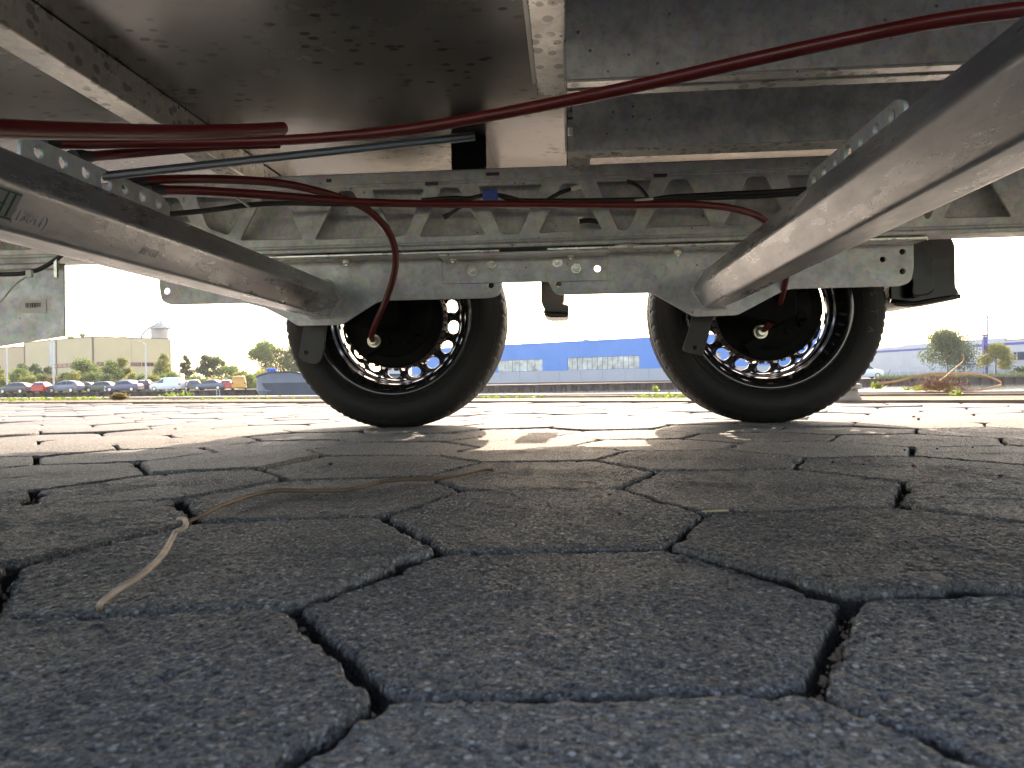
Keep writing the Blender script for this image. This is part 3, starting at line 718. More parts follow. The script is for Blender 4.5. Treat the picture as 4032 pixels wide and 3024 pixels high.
# swing arms, stubs
for i, (ax, wx) in enumerate(zip(AX, WX)):
    for yy, s_ in ((1.825, 1), (.245, -1)):
        mb = MB(); yb0 = yy
        d = Vector((wx-ax, 0, WZ-AZ)); 
        pl4 = [(ax-.045, yb0, AZ+.035), (ax-.045, yb0, AZ-.04), (wx-.01, yb0, WZ-.045), (wx+.035, yb0, WZ-.03), (wx+.035, yb0, WZ+.035), (wx-.01, yb0, WZ+.045)]
        mb.prism(pl4, (0, s_*.03, 0)); mb.tube([(wx, yb0+s_*.02, WZ), (wx, yb0+s_*.15, WZ)], .028, 24)
        mb.build('swing_arm', M_drum, trailer, bevel=.004)
for poly in ([(1290,1230),(1205,1250),(1184,1378),(1178,1404),(1200,1424),(1240,1432),(1262,1425),(1275,1375)], [(2815,1215),(2728,1220),(2716,1290),(2688,1379),(2720,1390),(2766,1400),(2784,1335)]):
    pp = [TP(a, b, 1.862) for a, b in poly]; hc = TP(poly[3][0]+30, poly[3][1]-15, 1.862) if poly[0][0] < 2000 else TP(2735, 1368, 1.862)
    o = plate('support_arm', rounded(pp, .006, 3), [circle2(hc[0], hc[1], .006)], MXZ(1.862), .008, M_arm, None, .001); o.parent = trailer; adopt(o)

# cable fittings at the brakes
def fitting(px, py, y):
    q = ony(px, py, y); mb = MB(); c = Vector(q)
    mb.tube([c+Vector((.0, .018, 0)), c+Vector((0, .004, 0))], .0175, 20); mb.tube([c+Vector((0, .0038, 0)), c+Vector((0, -.006, 0))], .0135, 6); mb.tube([c+Vector((0, -.0062, 0)), c+Vector((0, -.012, 0.0))], .0105, 16)
    mb.build('cable_fitting', M_zinc, trailer, bevel=.001, smooth=True, sharp=30)
YF = 1.912
fitting(1470, 1342, YF); fitting(2998, 1306, YF)

# brake cables traced with their distances
def cable(pts, r, mat, name='brake_cable', n=12, sub=8):
    P3 = spline([at(a, b, d) for a, b, d in pts], sub)
    return MB().tube(P3, r, n).build(name, mat, trailer, smooth=True, sharp=60)
CRAD = .0072
cable([(-500,500,.40),(-150,502,.50),(300,516,.62),(700,520,.75),(1000,512,.84),(1115,505,.88)], CRAD, M_red, n=18)
cable([(205,566,.98),(600,563,1.08),(1000,556,1.10),(1300,540,1.06),(1600,510,1.00),(1900,460,.94),(2200,403,.88),(2600,318,.84),(3000,226,.80),(3400,140,.77),(3700,82,.73),(4032,38,.69),(4500,0,.64)], CRAD, M_red, n=16)
cable([(345,618,1.02),(480,606,1.08),(700,586,1.14),(880,572,1.18),(1100,566,1.22)], CRAD, M_red)
cable([(525,714,1.10),(700,706,1.18),(900,707,1.26),(1100,721,1.34),(1250,752,1.40),(1370,790,1.45),(1450,828,1.49),(1520,898,1.53),(1556,985,1.57),(1552,1080,1.62),(1520,1180,1.69),(1484,1260,1.79),(1464,1318,1.875),(1466,1338,1.93)], CRAD, M_red, n=16)
cable([(625,748,1.14),(800,752,1.20),(1100,771,1.28),(1370,793,1.36),(1700,803,1.42),(2100,804,1.47),(2400,807,1.50),(2600,805,1.52),(2760,806,1.55),(2900,824,1.59),(3000,860,1.63),(3070,930,1.66),(3100,1020,1.70),(3092,1110,1.74),(3068,1200,1.79),(3030,1275,1.82),(3002,1303,1.872)], CRAD, M_red, n=16)
# black end caps on the cable rail
for (a, b, d), (a2, b2, d2) in (((160,563,.95),(222,566,.985)), ((285,620,.98),(352,617,1.02)), ((492,720,1.07),(560,713,1.115)), ((580,748,1.12),(648,749,1.15))):
    q0_, q1_ = Vector(at(a, b, d)), Vector(at(a2, b2, d2))
    MB().tube([q0_, q0_.lerp(q1_, .6), q0_.lerp(q1_, .62), q1_], [.0095, .0095, .0082, .008], 16).build('cable_cap', M_blackcap, trailer, smooth=True, sharp=40)
# threaded rod
a_, b_2 = Vector(at(408, 694, .99)), Vector(at(1870, 536, 1.00)); L_ = (b_2-a_).length; nth = 330
pts, rr = [], []
for k in range(nth*2+1): pts.append(a_.lerp(b_2, k/(nth*2))); rr.append(.0052 if k % 2 else .0060)
t = NT('threaded_rod_steel'); M_rod = t.set((.30, .33, .36), .3, .9)
MB().tube(pts, rr, 10).build('threaded_rod', M_rod, trailer, smooth=False)
# wires along the beam
W_ = [
 ([(640,842,1.63),(760,832,1.65),(860,820,1.66),(960,806,1.68),(1100,798,1.69),(1400,800,1.70),(1700,802,1.71)], .0042),
 ([(640,850,1.62),(760,838,1.64),(860,826,1.65),(970,812,1.67),(1120,803,1.69),(1500,808,1.70),(2000,806,1.70),(2500,800,1.69)], .004),
 ([(1660,788,1.66),(1780,780,1.66),(1850,781,1.66),(1900,770,1.66),(1960,768,1.66),(2020,786,1.66),(2200,790,1.66),(2600,784,1.66)], .0048),
 ([(1850,785,1.655),(1890,772,1.655),(1960,766,1.655),(2010,776,1.655),(2060,790,1.655)], .0035),
 ([(2150,790,1.65),(2200,762,1.65),(2245,745,1.65),(2285,736,1.65)], .0042),
 ([(1850,795,1.65),(1815,815,1.66),(1775,840,1.67),(1752,853,1.67)], .0038),
 ([(2570,786,1.64),(2640,776,1.63),(2750,770,1.62),(2900,762,1.61),(3050,755,1.60),(3200,744,1.59),(3400,735,1.58)], .0055),
 ([(2570,790,1.64),(2700,783,1.63),(2850,778,1.62),(3000,772,1.61),(3200,760,1.60),(3400,750,1.58)], .005),
 ([(2470,712,1.72),(2515,735,1.71),(2550,775,1.70)], .0038),
 ([(2280,872,1.73),(2320,868,1.73),(2370,876,1.735)], .0055),
]
for pts_, r_ in W_: cable(pts_, r_, M_wire, 'wire', 10, 6)
cable([(2248,744,1.648),(2288,735,1.648)], .0055, M_label, 'wire_tag', 10, 2)
cable([(1766,846,1.668),(1746,857,1.668)], .0058, M_wire, 'wire_end', 10, 2)
q = Vector(at(1930, 770, 1.64)); MB().box((q.x-.016, q.y-.008, q.z-.010), (q.x+.016, q.y+.008, q.z+.011)).build('wire_connector', M_blue, trailer, bevel=.002)
for p0, p1 in (((910,760,1.55),(985,818,1.64)), ((2500,790,1.63),(2572,782,1.62))):
    cable([p0, p1], .0028, M_tie, 'cable_tie', 6, 2)
q = Vector(at(2286, 868, 1.735)); MB().tube([q, q+Vector((0, -.006, 0))], .008, 16).build('screw', M_zinc, trailer)
# left gusset plate with barcode label, wire and tie
YG = 1.60
gp = [TP(-420,1000,YG), TP(252,1040,YG), TP(256,1322,YG), TP(0,1362,YG), TP(-420,1430,YG)]
G = plate('gusset_plate', gp, [], MXZ(YG), .005, M_galv, None, .001); G.parent = trailer; adopt(G)
for z0, y_ in ((1010, 1.58), (1032, 1.595)): 
    a = ony(-400, z0+12, y_); b = ony(238, z0+16, y_); MB().box((a[0], y_-.02, b[2]-.006), (b[0], y_+.0, b[2]+.004)).build('support_rail', M_galv_dark, trailer, bevel=.001)
a = TP(80,1181,YG-.004); b = TP(182,1230,YG-.004)
lab = MB().box((a[0], YG-.0035, b[1]), (b[0], YG-.003, a[1])).build('barcode_label', M_label, G)
mb = MB(); xq = a[0]+.0113; rr_ = random.Random(3)
while xq < b[0]-.012:
    w_ = rr_.choice((.0006, .0010, .0016, .002)); mb.box((xq, YG-.0039, a[1]-.0165), (xq+w_, YG-.0036, a[1]-.007)); xq += w_+rr_.choice((.0006, .001, .0014))
for k in range(10): mb.box((a[0]+.012+k*.0027, YG-.0039, a[1]-.0185), (a[0]+.0135+k*.0027, YG-.0036, a[1]-.0173))
mb.build('barcode', M_ink, G)
cable([(-150,1084,1.5),(0,1081,1.5),(80,1078,1.5),(140,1066,1.5),(185,1045,1.5),(225,1018,1.5),(270,985,1.5)], .0045, M_wire, 'wire', 10, 6)
cable([(-60,1250,1.46),(0,1190,1.47),(60,1120,1.48),(112,1084,1.49),(118,1068,1.495)], .0022, M_tie, 'cable_tie', 6, 6)
q = Vector(at(118, 1078, 1.49)); MB().box((q.x-.006, q.y-.005, q.z-.007), (q.x+.006, q.y+.003, q.z+.007)).build('cable_tie', M_tie, trailer, bevel=.001)
q = Vector(at(232, 1052, 1.5)); MB().box((q.x-.008, q.y-.004, q.z-.02), (q.x-.002, q.y+.002, q.z+.018)).build('bolt', M_zinc, trailer)

# mudguards: black plastic arched shells with a folded lip
def mudguard(wx, ys, s_):
    # path in xz round the wheel: left end high, right end hanging down
    R0 = .345; path = []
    for k in range(0, 29):
        a = R(152-124*k/28); path.append((wx+.012+R0*math.cos(a)*1.06, WZ+R0*math.sin(a)*.98+.0))
    mb = MB(); ya, yb_ = (ys, ys+s_*.215)
    cross = [(0, ya, .022), (0, ya+s_*.004, .003), (0, ya+s_*.012, 0), (0, (ya+yb_)/2, -.004), (0, yb_-s_*.012, 0), (0, yb_-s_*.003, .004), (0, yb_, .045)]
    n = len(cross); vs = []; fs = []
    for i, (x_, z_) in enumerate(path):
        for (_, y_, dn) in cross: 
            cx, cz = wx-x_, WZ-z_; cl = math.hypot(cx, cz); vs.append((x_+cx/cl*dn, y_, z_+cz/cl*dn))
    for i in range(len(path)-1):
        for k in range(n-1): fs.append((i*n+k, i*n+k+1, (i+1)*n+k+1, (i+1)*n+k))
    mb.add(vs, fs); o = mb.build('mudguard', M_blackpl, trailer, smooth=True, sharp=50); sl = o.modifiers.new('s', 'SOLIDIFY'); sl.thickness = .005
    return o
for wx in WX:
    mudguard(wx, 1.945, 1); mudguard(wx, .13, -1)
mb = MB(); a = TP(3440, 985, 1.83); b = TP(3600, 1100, 1.83); mb.box((a[0], 1.826, b[1]), (b[0]+.02, 1.834, a[1])); mb.build('mudguard_bracket', M_blackpl, trailer)  # black plate added behind the right bracket's holes to hide bright sky
# black plastic mudguard stays seen beside each wheel
def stay(poly, y, dpt, rad_=.012):
    pp = rounded([TP(a, b, y) for a, b in poly], rad_, 5)
    return MB().prism([(p[0], y, p[1]) for p in pp], (0, dpt, 0)).build('mudguard_stay', M_blackpl, trailer, bevel=.004)
stay([(2130,1080),(2130,1190),(2150,1226),(2238,1229),(2240,1216),(2238,1200),(2212,1196),(2222,1185),(2222,1080)], 2.00, .10, .008)
stay([(2139,1218),(2142,1240),(2165,1250),(2238,1249),(2240,1222)], 2.03, .14, .008)
stay([(3590,935),(3650,935),(3680,985),(3680,1150),(3640,1166),(3590,1168)], 1.93, .03)
stay([(3655,925),(3740,925),(3762,960),(3764,1130),(3778,1150),(3776,1178),(3700,1190),(3600,1208),(3530,1207),(3505,1180),(3502,1100),(3600,1090),(3655,1100)], 1.965, .16, .02)
mb = MB(); mb.tube([ony(3508, 1185, 1.96), ony(3600, 1196, 1.96), ony(3690, 1180, 1.96), ony(3779, 1166, 1.96)], .006, 8); mb.build('mudguard_lip', M_blackpl, trailer, smooth=True)
# ------------------------------------------------------------------ background across the canal
def gxy(px, D): q = at(px, 1500, D); return float(q[0]), float(q[1])
def gz(px, py, D): return float(at(px, py, D)[2])
M_glass = plain('dark_window_glass', (.03, .04, .05), .08, 0, .1, 1, .9)
M_beige = plain('beige_cladding', (.52, .43, .27), .7, 0, .05, .3)
M_beige2 = plain('tan_cladding', (.50, .38, .25), .7, 0, .05, .3)
M_joint = plain('cladding_joint', (.16, .11, .09), .7)
M_redfr = plain('red_window_frame', (.30, .04, .03), .5)
t = NT('blue_corrugated'); wv = t.n('ShaderNodeTexWave', wave_type='BANDS', bands_direction='X'); wv.inputs['Scale'].default_value = 1.4
t.l(t.pos(), wv.inputs['Vector']); t.bump(wv.outputs['Fac'], .5, .05); M_blue_w = t.set(t.ramp(t.noise(.3, 3), [(.3, (.05, .22, .60)), (.7, (.06, .24, .64))]), .5, 0, .4)
M_greyp = plain('grey_wall_panel', (.34, .38, .45), .6, 0, .05, .3)
M_lgrey = plain('light_grey_cladding', (.46, .49, .53), .6, 0, .05, .3)
M_purple = plain('violet_blue_trim', (.06, .07, .35), .5)
M_pole = plain('galvanised_lamp_pole', (.42, .45, .47), .5, .2)
M_silo = plain('silo_steel', (.38, .40, .43), .5, .2)
M_bark = plain('tree_bark', (.09, .075, .06), .9, 0, .3, 3)
M_tyre2 = plain('car_tyre', (.02, .02, .02), .8)
M_rim2 = plain('car_rim', (.5, .5, .52), .3, .6)
M_lampred = plain('tail_lamp', (.4, .02, .02), .25)
M_lampw = plain('head_lamp', (.7, .7, .7), .15)
def leafmat(name, a, b):
    t = NT(name); c = t.ramp(t.noise(.9, 4, .6), [(.3, a), (.7, b)])
    rn = t.n('ShaderNodeNewGeometry').outputs['Random Per Island']; c = t.mix(.35, c, t.ramp(rn, [(0, a), (1, b)]))
    t.set(c, .6, 0, .3)
    tr = t.n('ShaderNodeBsdfTranslucent'); t.l(c, tr.inputs[0]); mx = t.n('ShaderNodeMixShader'); mx.inputs[0].default_value = .5
    out = t.t.nodes['Material Output']; t.l(t.b.outputs[0], mx.inputs[1]); t.l(tr.outputs[0], mx.inputs[2]); t.l(mx.outputs[0], out.inputs[0]); return t.m
LM = {'g': leafmat('leaves_green', (.09, .15, .035), (.20, .27, .07)), 'd': leafmat('leaves_dark', (.06, .10, .04), (.12, .17, .075)),
      'y': leafmat('leaves_yellow_green', (.17, .19, .045), (.32, .32, .08)), 'o': leafmat('leaves_ochre', (.16, .13, .06), (.27, .21, .10)),
      'w': leafmat('weed_leaves', (.10, .18, .03), (.26, .32, .06))}
def tree(px, py_top, py_base, hw, D, kind, label, group, dens=1.0, trunk=.25, round_=False, cat='tree', loose=0):
    x, y = gxy(px, D); zb = FARZ; zt = gz(px, py_top, D); H = zt-zb; W = hw*1.45/FPX*D
    r_ = random.Random(int(px*7+D)); root = empty('tree' if cat == 'tree' else 'bush', (x, y, zb)); tag(root, label, cat, group)
    th = H*trunk
    mb = MB(); mb.tube([(0, 0, -.1), (r_.uniform(-.1, .1)*W*.3, 0, th), (r_.uniform(-.1, .1)*W, 0, H*.7)], [max(.05, H*.022), H*.018, H*.006], 8)
    for k in range(6):
        a = r_.uniform(0, 6.28); z0 = th+r_.random()*H*.35; mb.tube([(0, 0, z0), (math.cos(a)*W*.35, math.sin(a)*W*.35, z0+H*.12), (math.cos(a)*W*.65, math.sin(a)*W*.65, z0+H*.22)], [H*.01, H*.007, H*.003], 5)
    mb.build('trunk', M_bark, root, smooth=True)
    lobes = []
    nl = 12 if round_ else 12+int(loose*8)
    for k in range(nl):
        a = r_.uniform(0, 6.28); fz = r_.random()
        rad = (W*(.5 if round_ else .72))*math.sqrt(.15+.85*r_.random())*(1-(.25 if round_ else .6)*fz**2)
        zc = th+(H-th)*(.12+.72*fz); rr = W*(.62 if round_ else .5)*(1-.35*fz)*r_.uniform(.75, 1.1)*(1-.3*loose)
        lobes.append((math.cos(a)*rad, math.sin(a)*rad, min(zc, H-rr*.9), rr))
    lobes.append((0, 0, H-W*.3, W*.3))
    s = D/FPX*4.2; n = int(min(12000, dens*5.5*(hw*2)*(H*FPX/D)/14)); per = n//len(lobes)+1; V = []
    for lx, ly, lz, lr in lobes:
        d = np.random.default_rng(int(abs(lx*991)+lz*77)).normal(size=(per, 3)); rg_ = np.random.default_rng(int(abs(ly*931)+lz*7))
        d /= np.linalg.norm(d, axis=1)[:, None]; rad = lr*(rg_.random(per)**.42)[:, None]*(1+.22*rg_.normal(size=(per, 1)))
        c = np.array([lx, ly, lz])+d*rad*np.array([1, 1, .85]); c[:, 2] = np.maximum(c[:, 2], .05)
        u = rg_.normal(size=(per, 3)); u /= np.linalg.norm(u, axis=1)[:, None]; v = np.cross(u, rg_.normal(size=(per, 3))); v /= np.linalg.norm(v, axis=1)[:, None]
        sz = (s*(.55+.7*rg_.random(per)))[:, None]; u *= sz; v *= sz*.7
        V.append(np.stack([c-u, c-v*.8, c+u, c+v*.8], 1).reshape(-1, 3))
    V = np.vstack(V); nq = len(V)//4; me = bpy.data.meshes.new('crown'); me.vertices.add(len(V)); me.vertices.foreach_set('co', V.astype(np.float32).ravel())
    me.loops.add(nq*4); me.loops.foreach_set('vertex_index', np.arange(nq*4, dtype=np.int32)); me.polygons.add(nq); me.polygons.foreach_set('loop_start', np.arange(nq, dtype=np.int32)*4); me.update(calc_edges=True)
    link('crown', me, LM[kind], root)
    return root
GT = 'trees and bushes in front of the beige warehouse'
tree(6,1452,1545,26,106,'y','yellowish bush at the left edge of the picture behind the first dark car',GT,cat='bush',trunk=.1)
tree(87,1428,1545,34,128,'d','dark bush rising behind the round green bush at the left lamp post',GT,cat='bush',trunk=.1)
tree(72,1447,1545,42,115,'g','round green bush just right of the leftmost lamp post',GT,cat='bush',trunk=.1)
tree(139,1430,1545,29,125,'d','dark blue-green bush above the red hatchback',GT,cat='bush',trunk=.1)
tree(193,1440,1545,27,126,'d','dark bush beside the tall pale pole of the second lamp post',GT,cat='bush',trunk=.1)
tree(203,1476,1545,52,116,'o','low ochre hedge-like bush above the blue-grey hatchback',GT,cat='bush',trunk=.05)
tree(325,1413,1545,62,118,'g','large light green tree below the warehouse corner',GT,trunk=.1,dens=1.1)
tree(300,1462,1545,42,114,'y','low yellowish-green bush in front of the large light green tree',GT,cat='bush',trunk=.05)
tree(432,1416,1545,42,122,'g','green tree with a full crown covering the middle of the warehouse',GT,trunk=.12)
tree(425,1468,1545,42,114,'d','dark low bush at the foot of the full green tree',GT,cat='bush',trunk=.05)
tree(478,1403,1545,33,124,'y','tall yellow-green tree left of the second row of warehouse windows',GT,trunk=.15)
tree(522,1464,1545,38,118,'y','low yellow-green bush under the blue warehouse windows',GT,cat='bush',trunk=.05)
tree(645,1390,1545,36,122,'y','olive tree at the right end of the beige warehouse',GT,trunk=.15)
tree(640,1468,1545,58,117,'g','low wide bush behind the white panel van',GT,cat='bush',trunk=.05)
tree(730,1396,1545,24,122,'d','slim dark tree just right of the small lamp post',GT,trunk=.2,dens=.8,loose=.3)
tree(735,1492,1545,30,115,'y','low yellowish shrub behind the teal car',GT,cat='bush',trunk=.05)
tree(815,1388,1545,46,126,'d','loose tree with gaps of sky left of the moored barge',GT,trunk=.3,dens=.65,loose=1)
tree(862,1396,1545,40,128,'g','loose thin-crowned tree behind the dark blue car',GT,trunk=.3,dens=.6,loose=1)
tree(905,1432,1545,48,124,'g','lower loose tree behind the orange van',GT,trunk=.2,dens=.6,loose=.8)
tree(955,1456,1545,36,120,'y','low bright shrub behind the orange van and the bow',GT,cat='bush',trunk=.05)
tree(1040,1338,1545,78,150,'g','broad tall tree rising behind the moored barge',GT,trunk=.3,dens=.8,loose=.6)
tree(1165,1347,1545,56,152,'g','tall tree partly hidden by the left trailer tyre',GT,trunk=.3,dens=.8,loose=.5)
tree(1240,1360,1545,60,152,'g','tree seen only through the holes of the left wheel',GT,trunk=.3,dens=.7)
tree(1045,1452,1545,66,135,'y','low yellow-green bush behind the blue winch on the barge',GT,cat='bush',trunk=.05)
for px_, t_, hw_, k_, lb in ((108,1478,40,'y','bright low bush between the navy and the red cars'),(162,1470,34,'g','low green bush just left of the second lamp post'),(262,1466,44,'g','green bush above the blue-grey hatchback roof'),(378,1462,44,'g','leafy bush above the dark green hatchback'),
        (560,1470,36,'g','green bush at the foot of the long-armed lamp post'),(600,1474,34,'y','yellowish bush above the dark car with red lamps'),(688,1464,36,'g','bush between the white panel van and the small lamp post'),(775,1474,40,'g','low green bush behind the teal and dark blue cars'),(845,1478,36,'y','bright shrub above the dark blue coupe'),(990,1470,40,'g','green shrub showing over the tip of the barge bow')):
    tree(px_, t_, 1545, hw_, 113+px_ % 4, k_, lb, GT, cat='bush', trunk=.04)
G2 = 'distant treetops over the warehouse roof'
for px_, t_, hw_, lb in ((282,1320,28,'faint treetop showing over the roof left of the warehouse corner'), (328,1311,24,'highest faint treetop over the roof at the warehouse corner'),
                         (420,1322,22,'small faint treetop over the middle of the warehouse roof'), (488,1317,40,'wide faint treetop over the roof left of the curved pipe'), (55,1363,26,'faint treetop over the lower tan building')):
    tree(px_, t_, 1545, hw_, 230, 'y', lb, G2, trunk=.3, dens=.5)
tree(3735,1288,1440,86,102.5,'d','round dark green tree in front of the light grey building on the right','trees by the light grey building',trunk=.12,round_=True,dens=2.0)
tree(3715,1300,1440,60,102,'o','sunlit ochre edge of a bush-like tree left of the round dark tree','trees by the light grey building',trunk=.3,round_=True,dens=.5) if False else None
tree(3923,1350,1450,48,103,'y','small yellow-green tree right of the dark blue pylon','trees by the light grey building',trunk=.25,dens=1.0)
tree(4026,1440,1480,34,101,'d','dark low shrub at the right edge below the building window','trees by the light grey building',cat='bush',trunk=.05)

def wall(mb, p, q, z0, z1, t_=.4):
    p = np.array(p); q = np.array(q); d = (q-p)/np.linalg.norm(q-p); n = np.array([-d[1], d[0]]);
    if n[1] < 0: n = -n
    n = n*t_; mb.prism([(*p, z0), (*q, z0), (*(q+n), z0), (*(p+n), z0)], (0, 0, z1-z0)); return mb
def lerp2(p, q, t_): return (p[0]+(q[0]-p[0])*t_, p[1]+(q[1]-p[1])*t_)
def facade(p, q, root):
    d = np.array([q[0]-p[0], q[1]-p[1]]); L = np.linalg.norm(d); d /= L; n = np.array([d[1], -d[0]])
    if n[1] > 0: n = -n
    def box(s0, s1, z0, z1, out0, out1, name, mat, parent=root):
        a = np.array(p)+d*s0; b = np.array(p)+d*s1; mb = MB()
        mb.prism([(*(a+n*out0), z0), (*(b+n*out0), z0), (*(b+n*out1), z0), (*(a+n*out1), z0)], (0, 0, z1-z0)); return mb.build(name, mat, parent)
    return L, box
# beige warehouse
pC, pL_, pR_ = gxy(365, 150), gxy(98, 165), gxy(668, 161)
wh = empty('warehouse', (0, 0, 0)); tag(wh, 'large beige flat-roofed warehouse with dark vertical joints behind the car park', 'warehouse')
zt = gz(365, 1327, 150)
LL, bL = facade(pL_, pC, wh); LR, bR = facade(pC, pR_, wh)
for a, b in ((98, 229), (231, 363.5)):
    s0, s1 = [(x-98)/(365-98)*LL for x in (a, b)]; bL(s0, s1, FARZ, zt, 0, -.5, 'wall_panel', M_beige)
for a, b in ((367, 515), (515.6, 668)): 
    s0, s1 = [(x-365)/(668-365)*LR for x in (a, b)]; bR(s0, s1, FARZ, zt, 0, -.5, 'wall_panel', M_beige)
bL(0, .35, FARZ, zt-.05, .1, 0, 'downpipe', M_joint); bL(LL*.497-.15, LL*.497+.2, FARZ, zt-.05, .1, 0, 'downpipe', M_joint); bR(0, .3, FARZ, zt-.05, .12, 0, 'downpipe', M_joint)
bL(LL*.40, LL*.475, FARZ, zt-.4, .05, 0, 'light_panel', M_lgrey)
bL(0, LL, zt+.002, zt+.14, .06, -.5, 'parapet', M_joint); bR(0, LR, zt+.002, zt+.14, .06, -.5, 'parapet', M_joint)
zw0, zw1 = gz(365, 1441, 150), gz(365, 1427, 150)
def winrow(box, s0, s1, n, z0, z1):
    fr = box(s0, s1, z0-.06, z1+.06, .05, 0, 'window', M_redfr); w_ = (s1-s0)/n
    for k in range(n): box(s0+k*w_+w_*.09, s0+(k+1)*w_-w_*.09, z0+.05, z1-.05, .09, .052, 'pane', M_glass, fr)
winrow(bL, LL*.45, LL*.995, 8, zw0, zw1)
winrow(bR, LR*.05, LR*.14, 1, zw0, zw1); winrow(bR, LR*.48, LR*.62, 3, zw0, zw1); winrow(bR, LR*.63, LR*.79, 3, zw0, zw1); winrow(bR, LR*.80, LR*.96, 3, zw0, zw1)
rf = MB(); bk = 40; rf.add([(*pL_, zt-.05), (*pC, zt-.05), (*pR_, zt-.05), (pR_[0]-28, pR_[1]+bk, zt-.05), (pL_[0]-30, pL_[1]+bk, zt-.05)], [(0, 1, 2, 3, 4)]); rf.build('roof', M_joint, wh)
sd = MB(); wall(sd, pR_, (pR_[0]-28, pR_[1]+bk), FARZ, zt-.06); sd.build('side_wall', M_beige, wh)
# tan lower building on the left
lb = empty('low_building', (0, 0, 0)); tag(lb, 'lower tan building at the far left edge beside the beige warehouse', 'building')
q0_, q1_ = gxy(-260, 172), gxy(97, 168); Lq, bq = facade(q0_, q1_, lb); zt2 = gz(50, 1370, 169)
bq(0, Lq, gz(50, 1428, 169)+.01, zt2, 0, -.5, 'upper_wall', M_beige2); bq(0, Lq, FARZ, gz(50, 1428, 169), .15, -.5, 'lower_wall', M_beige2); bq(0, Lq, zt2+.002, zt2+.2, .08, -.5, 'parapet', M_redfr)
bq(Lq*.72, Lq*.75, FARZ, zt2-4, .3, .16, 'door', M_joint)
# silo with pipe and gantry
sx, sy = gxy(633, 175); sz = lambda y: gz(633, y, 175)
si = empty('silo', (sx, sy, FARZ)); tag(si, 'grey silo tower with conveyor head and curved pipe behind the warehouse', 'silo'); u = 175/FPX
o = MB(); o.tube([(0, 0, 0), (0, 0, sz(1297)-FARZ)], 33*u, 32); o.build('silo_body', plain('silo_pale', (.42, .40, .40), .6), si, smooth=True, sharp=40)
o = MB(); o.tube([(0, 0, sz(1296)-FARZ), (0, 0, sz(1288)-FARZ)], 36*u, 32); o.build('top_ring', M_silo, si)
o = MB(); o.tube([(3*u, 0, sz(1287.5)-FARZ), (3*u, 0, sz(1278)-FARZ), (3*u, 0, sz(1268)-FARZ), (3*u, 0, sz(1262)-FARZ)], [22*u, 20*u, 12*u, 9*u], 20); o.build('silo_head', M_silo, si)
o = MB(); o.tube([(5*u, 0, sz(1262)-FARZ), (5*u, 0, sz(1248)-FARZ)], 1.5*u, 6); o.build('vent', M_silo, si)
P_ = [(597,1328),(560,1330),(572,1308),(590,1290),(610,1280),(628,1271)]; P_ = [(553,1334),(560,1318),(572,1303),(588,1291),(606,1282),(628,1270)]
o = MB(); o.tube([(at(a, b, 172)-np.array([sx, sy, FARZ])) for a, b in [(548,1352)]+P_], 4.0*u, 10); o.build('curved_pipe', M_silo, si, smooth=True)
o = MB(); 
for a, b, c_, d_ in ((596,1289,712,1292),(668,1302,700,1304)): o.prism([at(a,b,171)-np.array([sx,sy,FARZ]), at(c_,b,171)-np.array([sx,sy,FARZ]), at(c_,d_,171)-np.array([sx,sy,FARZ]), at(a,d_,171)-np.array([sx,sy,FARZ])], (0, 2, 0))
o.build('gantry_deck', M_silo, si)
for k, px_ in enumerate((640, 652, 664, 676, 690)):
    o = MB(); a = at(px_, 1276+4*(k % 2), 171)-np.array([sx, sy, FARZ]); b = at(px_, 1289, 171)-np.array([sx, sy, FARZ]); o.tube([a, b], 2.2*u, 6); o.build('gantry_motor', M_silo, si)
for px_ in (670, 686): 
    a = at(px_, 1290, 170)-np.array([sx, sy, FARZ]); o = MB(); o.tube([(a[0], a[1], 0), a], 2.0*u, 8); o.build('gantry_leg', M_silo, si)
o = MB()
for k in range(9):
    a = at(670, 1300+k*15, 170)-np.array([sx, sy, FARZ]); b = at(686, 1300+k*15, 170)-np.array([sx, sy, FARZ]); c_ = at(686, 1315+k*15, 170)-np.array([sx, sy, FARZ]); o.tube([a, b], .7*u, 4); o.tube([a, c_], .6*u, 4)
o.build('lattice_bracing', M_silo, si)['kind'] = 'stuff'
# blue factory hall
bb = empty('factory_hall', (0, 0, 0)); tag(bb, 'long bright blue corrugated hall with a grey panelled base across the canal', 'factory hall')
iD = lambda px: 1/(.00803+(px-2025)*1.93e-6)
pa, pb = gxy(1620, iD(1620)), gxy(3290, iD(3290)); Lb, fb = facade(pa, pb, bb)
def sof(px):                               # distance along the facade of an image column
    dd = ray(px, 1500)[:2]; d = np.array([pb[0]-pa[0], pb[1]-pa[1]])/Lb
    A2 = np.array([[dd[0], -d[0]], [dd[1], -d[1]]]); s_ = np.linalg.solve(A2, np.array(pa)); return float(s_[1]), float(s_[0])
def zof(px, py): s_, D_ = sof(px); return float(CC[2]+ray(px, py)[2]*D_)
zT = .5*(zof(2025, 1357)+zof(2590, 1329)); zM = .5*(zof(2000, 1461)+zof(2620, 1453)); zW0, zW1 = .5*(zof(2080, 1461)+zof(2480, 1455)), .5*(zof(2080, 1414)+zof(2480, 1402))
cols = sorted([0, Lb]+[sof(p)[0] for p in (1985, 2137, 2235, 2518)])
fb(0, Lb, zW1, zT, 0, -.4, 'blue_wall', M_blue_w); fb(0, Lb, zM+.01, zW0, 0, -.4, 'blue_wall', M_blue_w)
wins = ((sof(1960)[0], sof(2137)[0]), (sof(2235)[0], sof(2518)[0]), (sof(2660)[0], sof(2840)[0]))
prev = 0
for a, b in wins: fb(prev, a, zW0+.002, zW1-.002, 0, -.4, 'blue_wall', M_blue_w); prev = b
fb(prev, Lb, zW0+.002, zW1-.002, 0, -.4, 'blue_wall', M_blue_w)
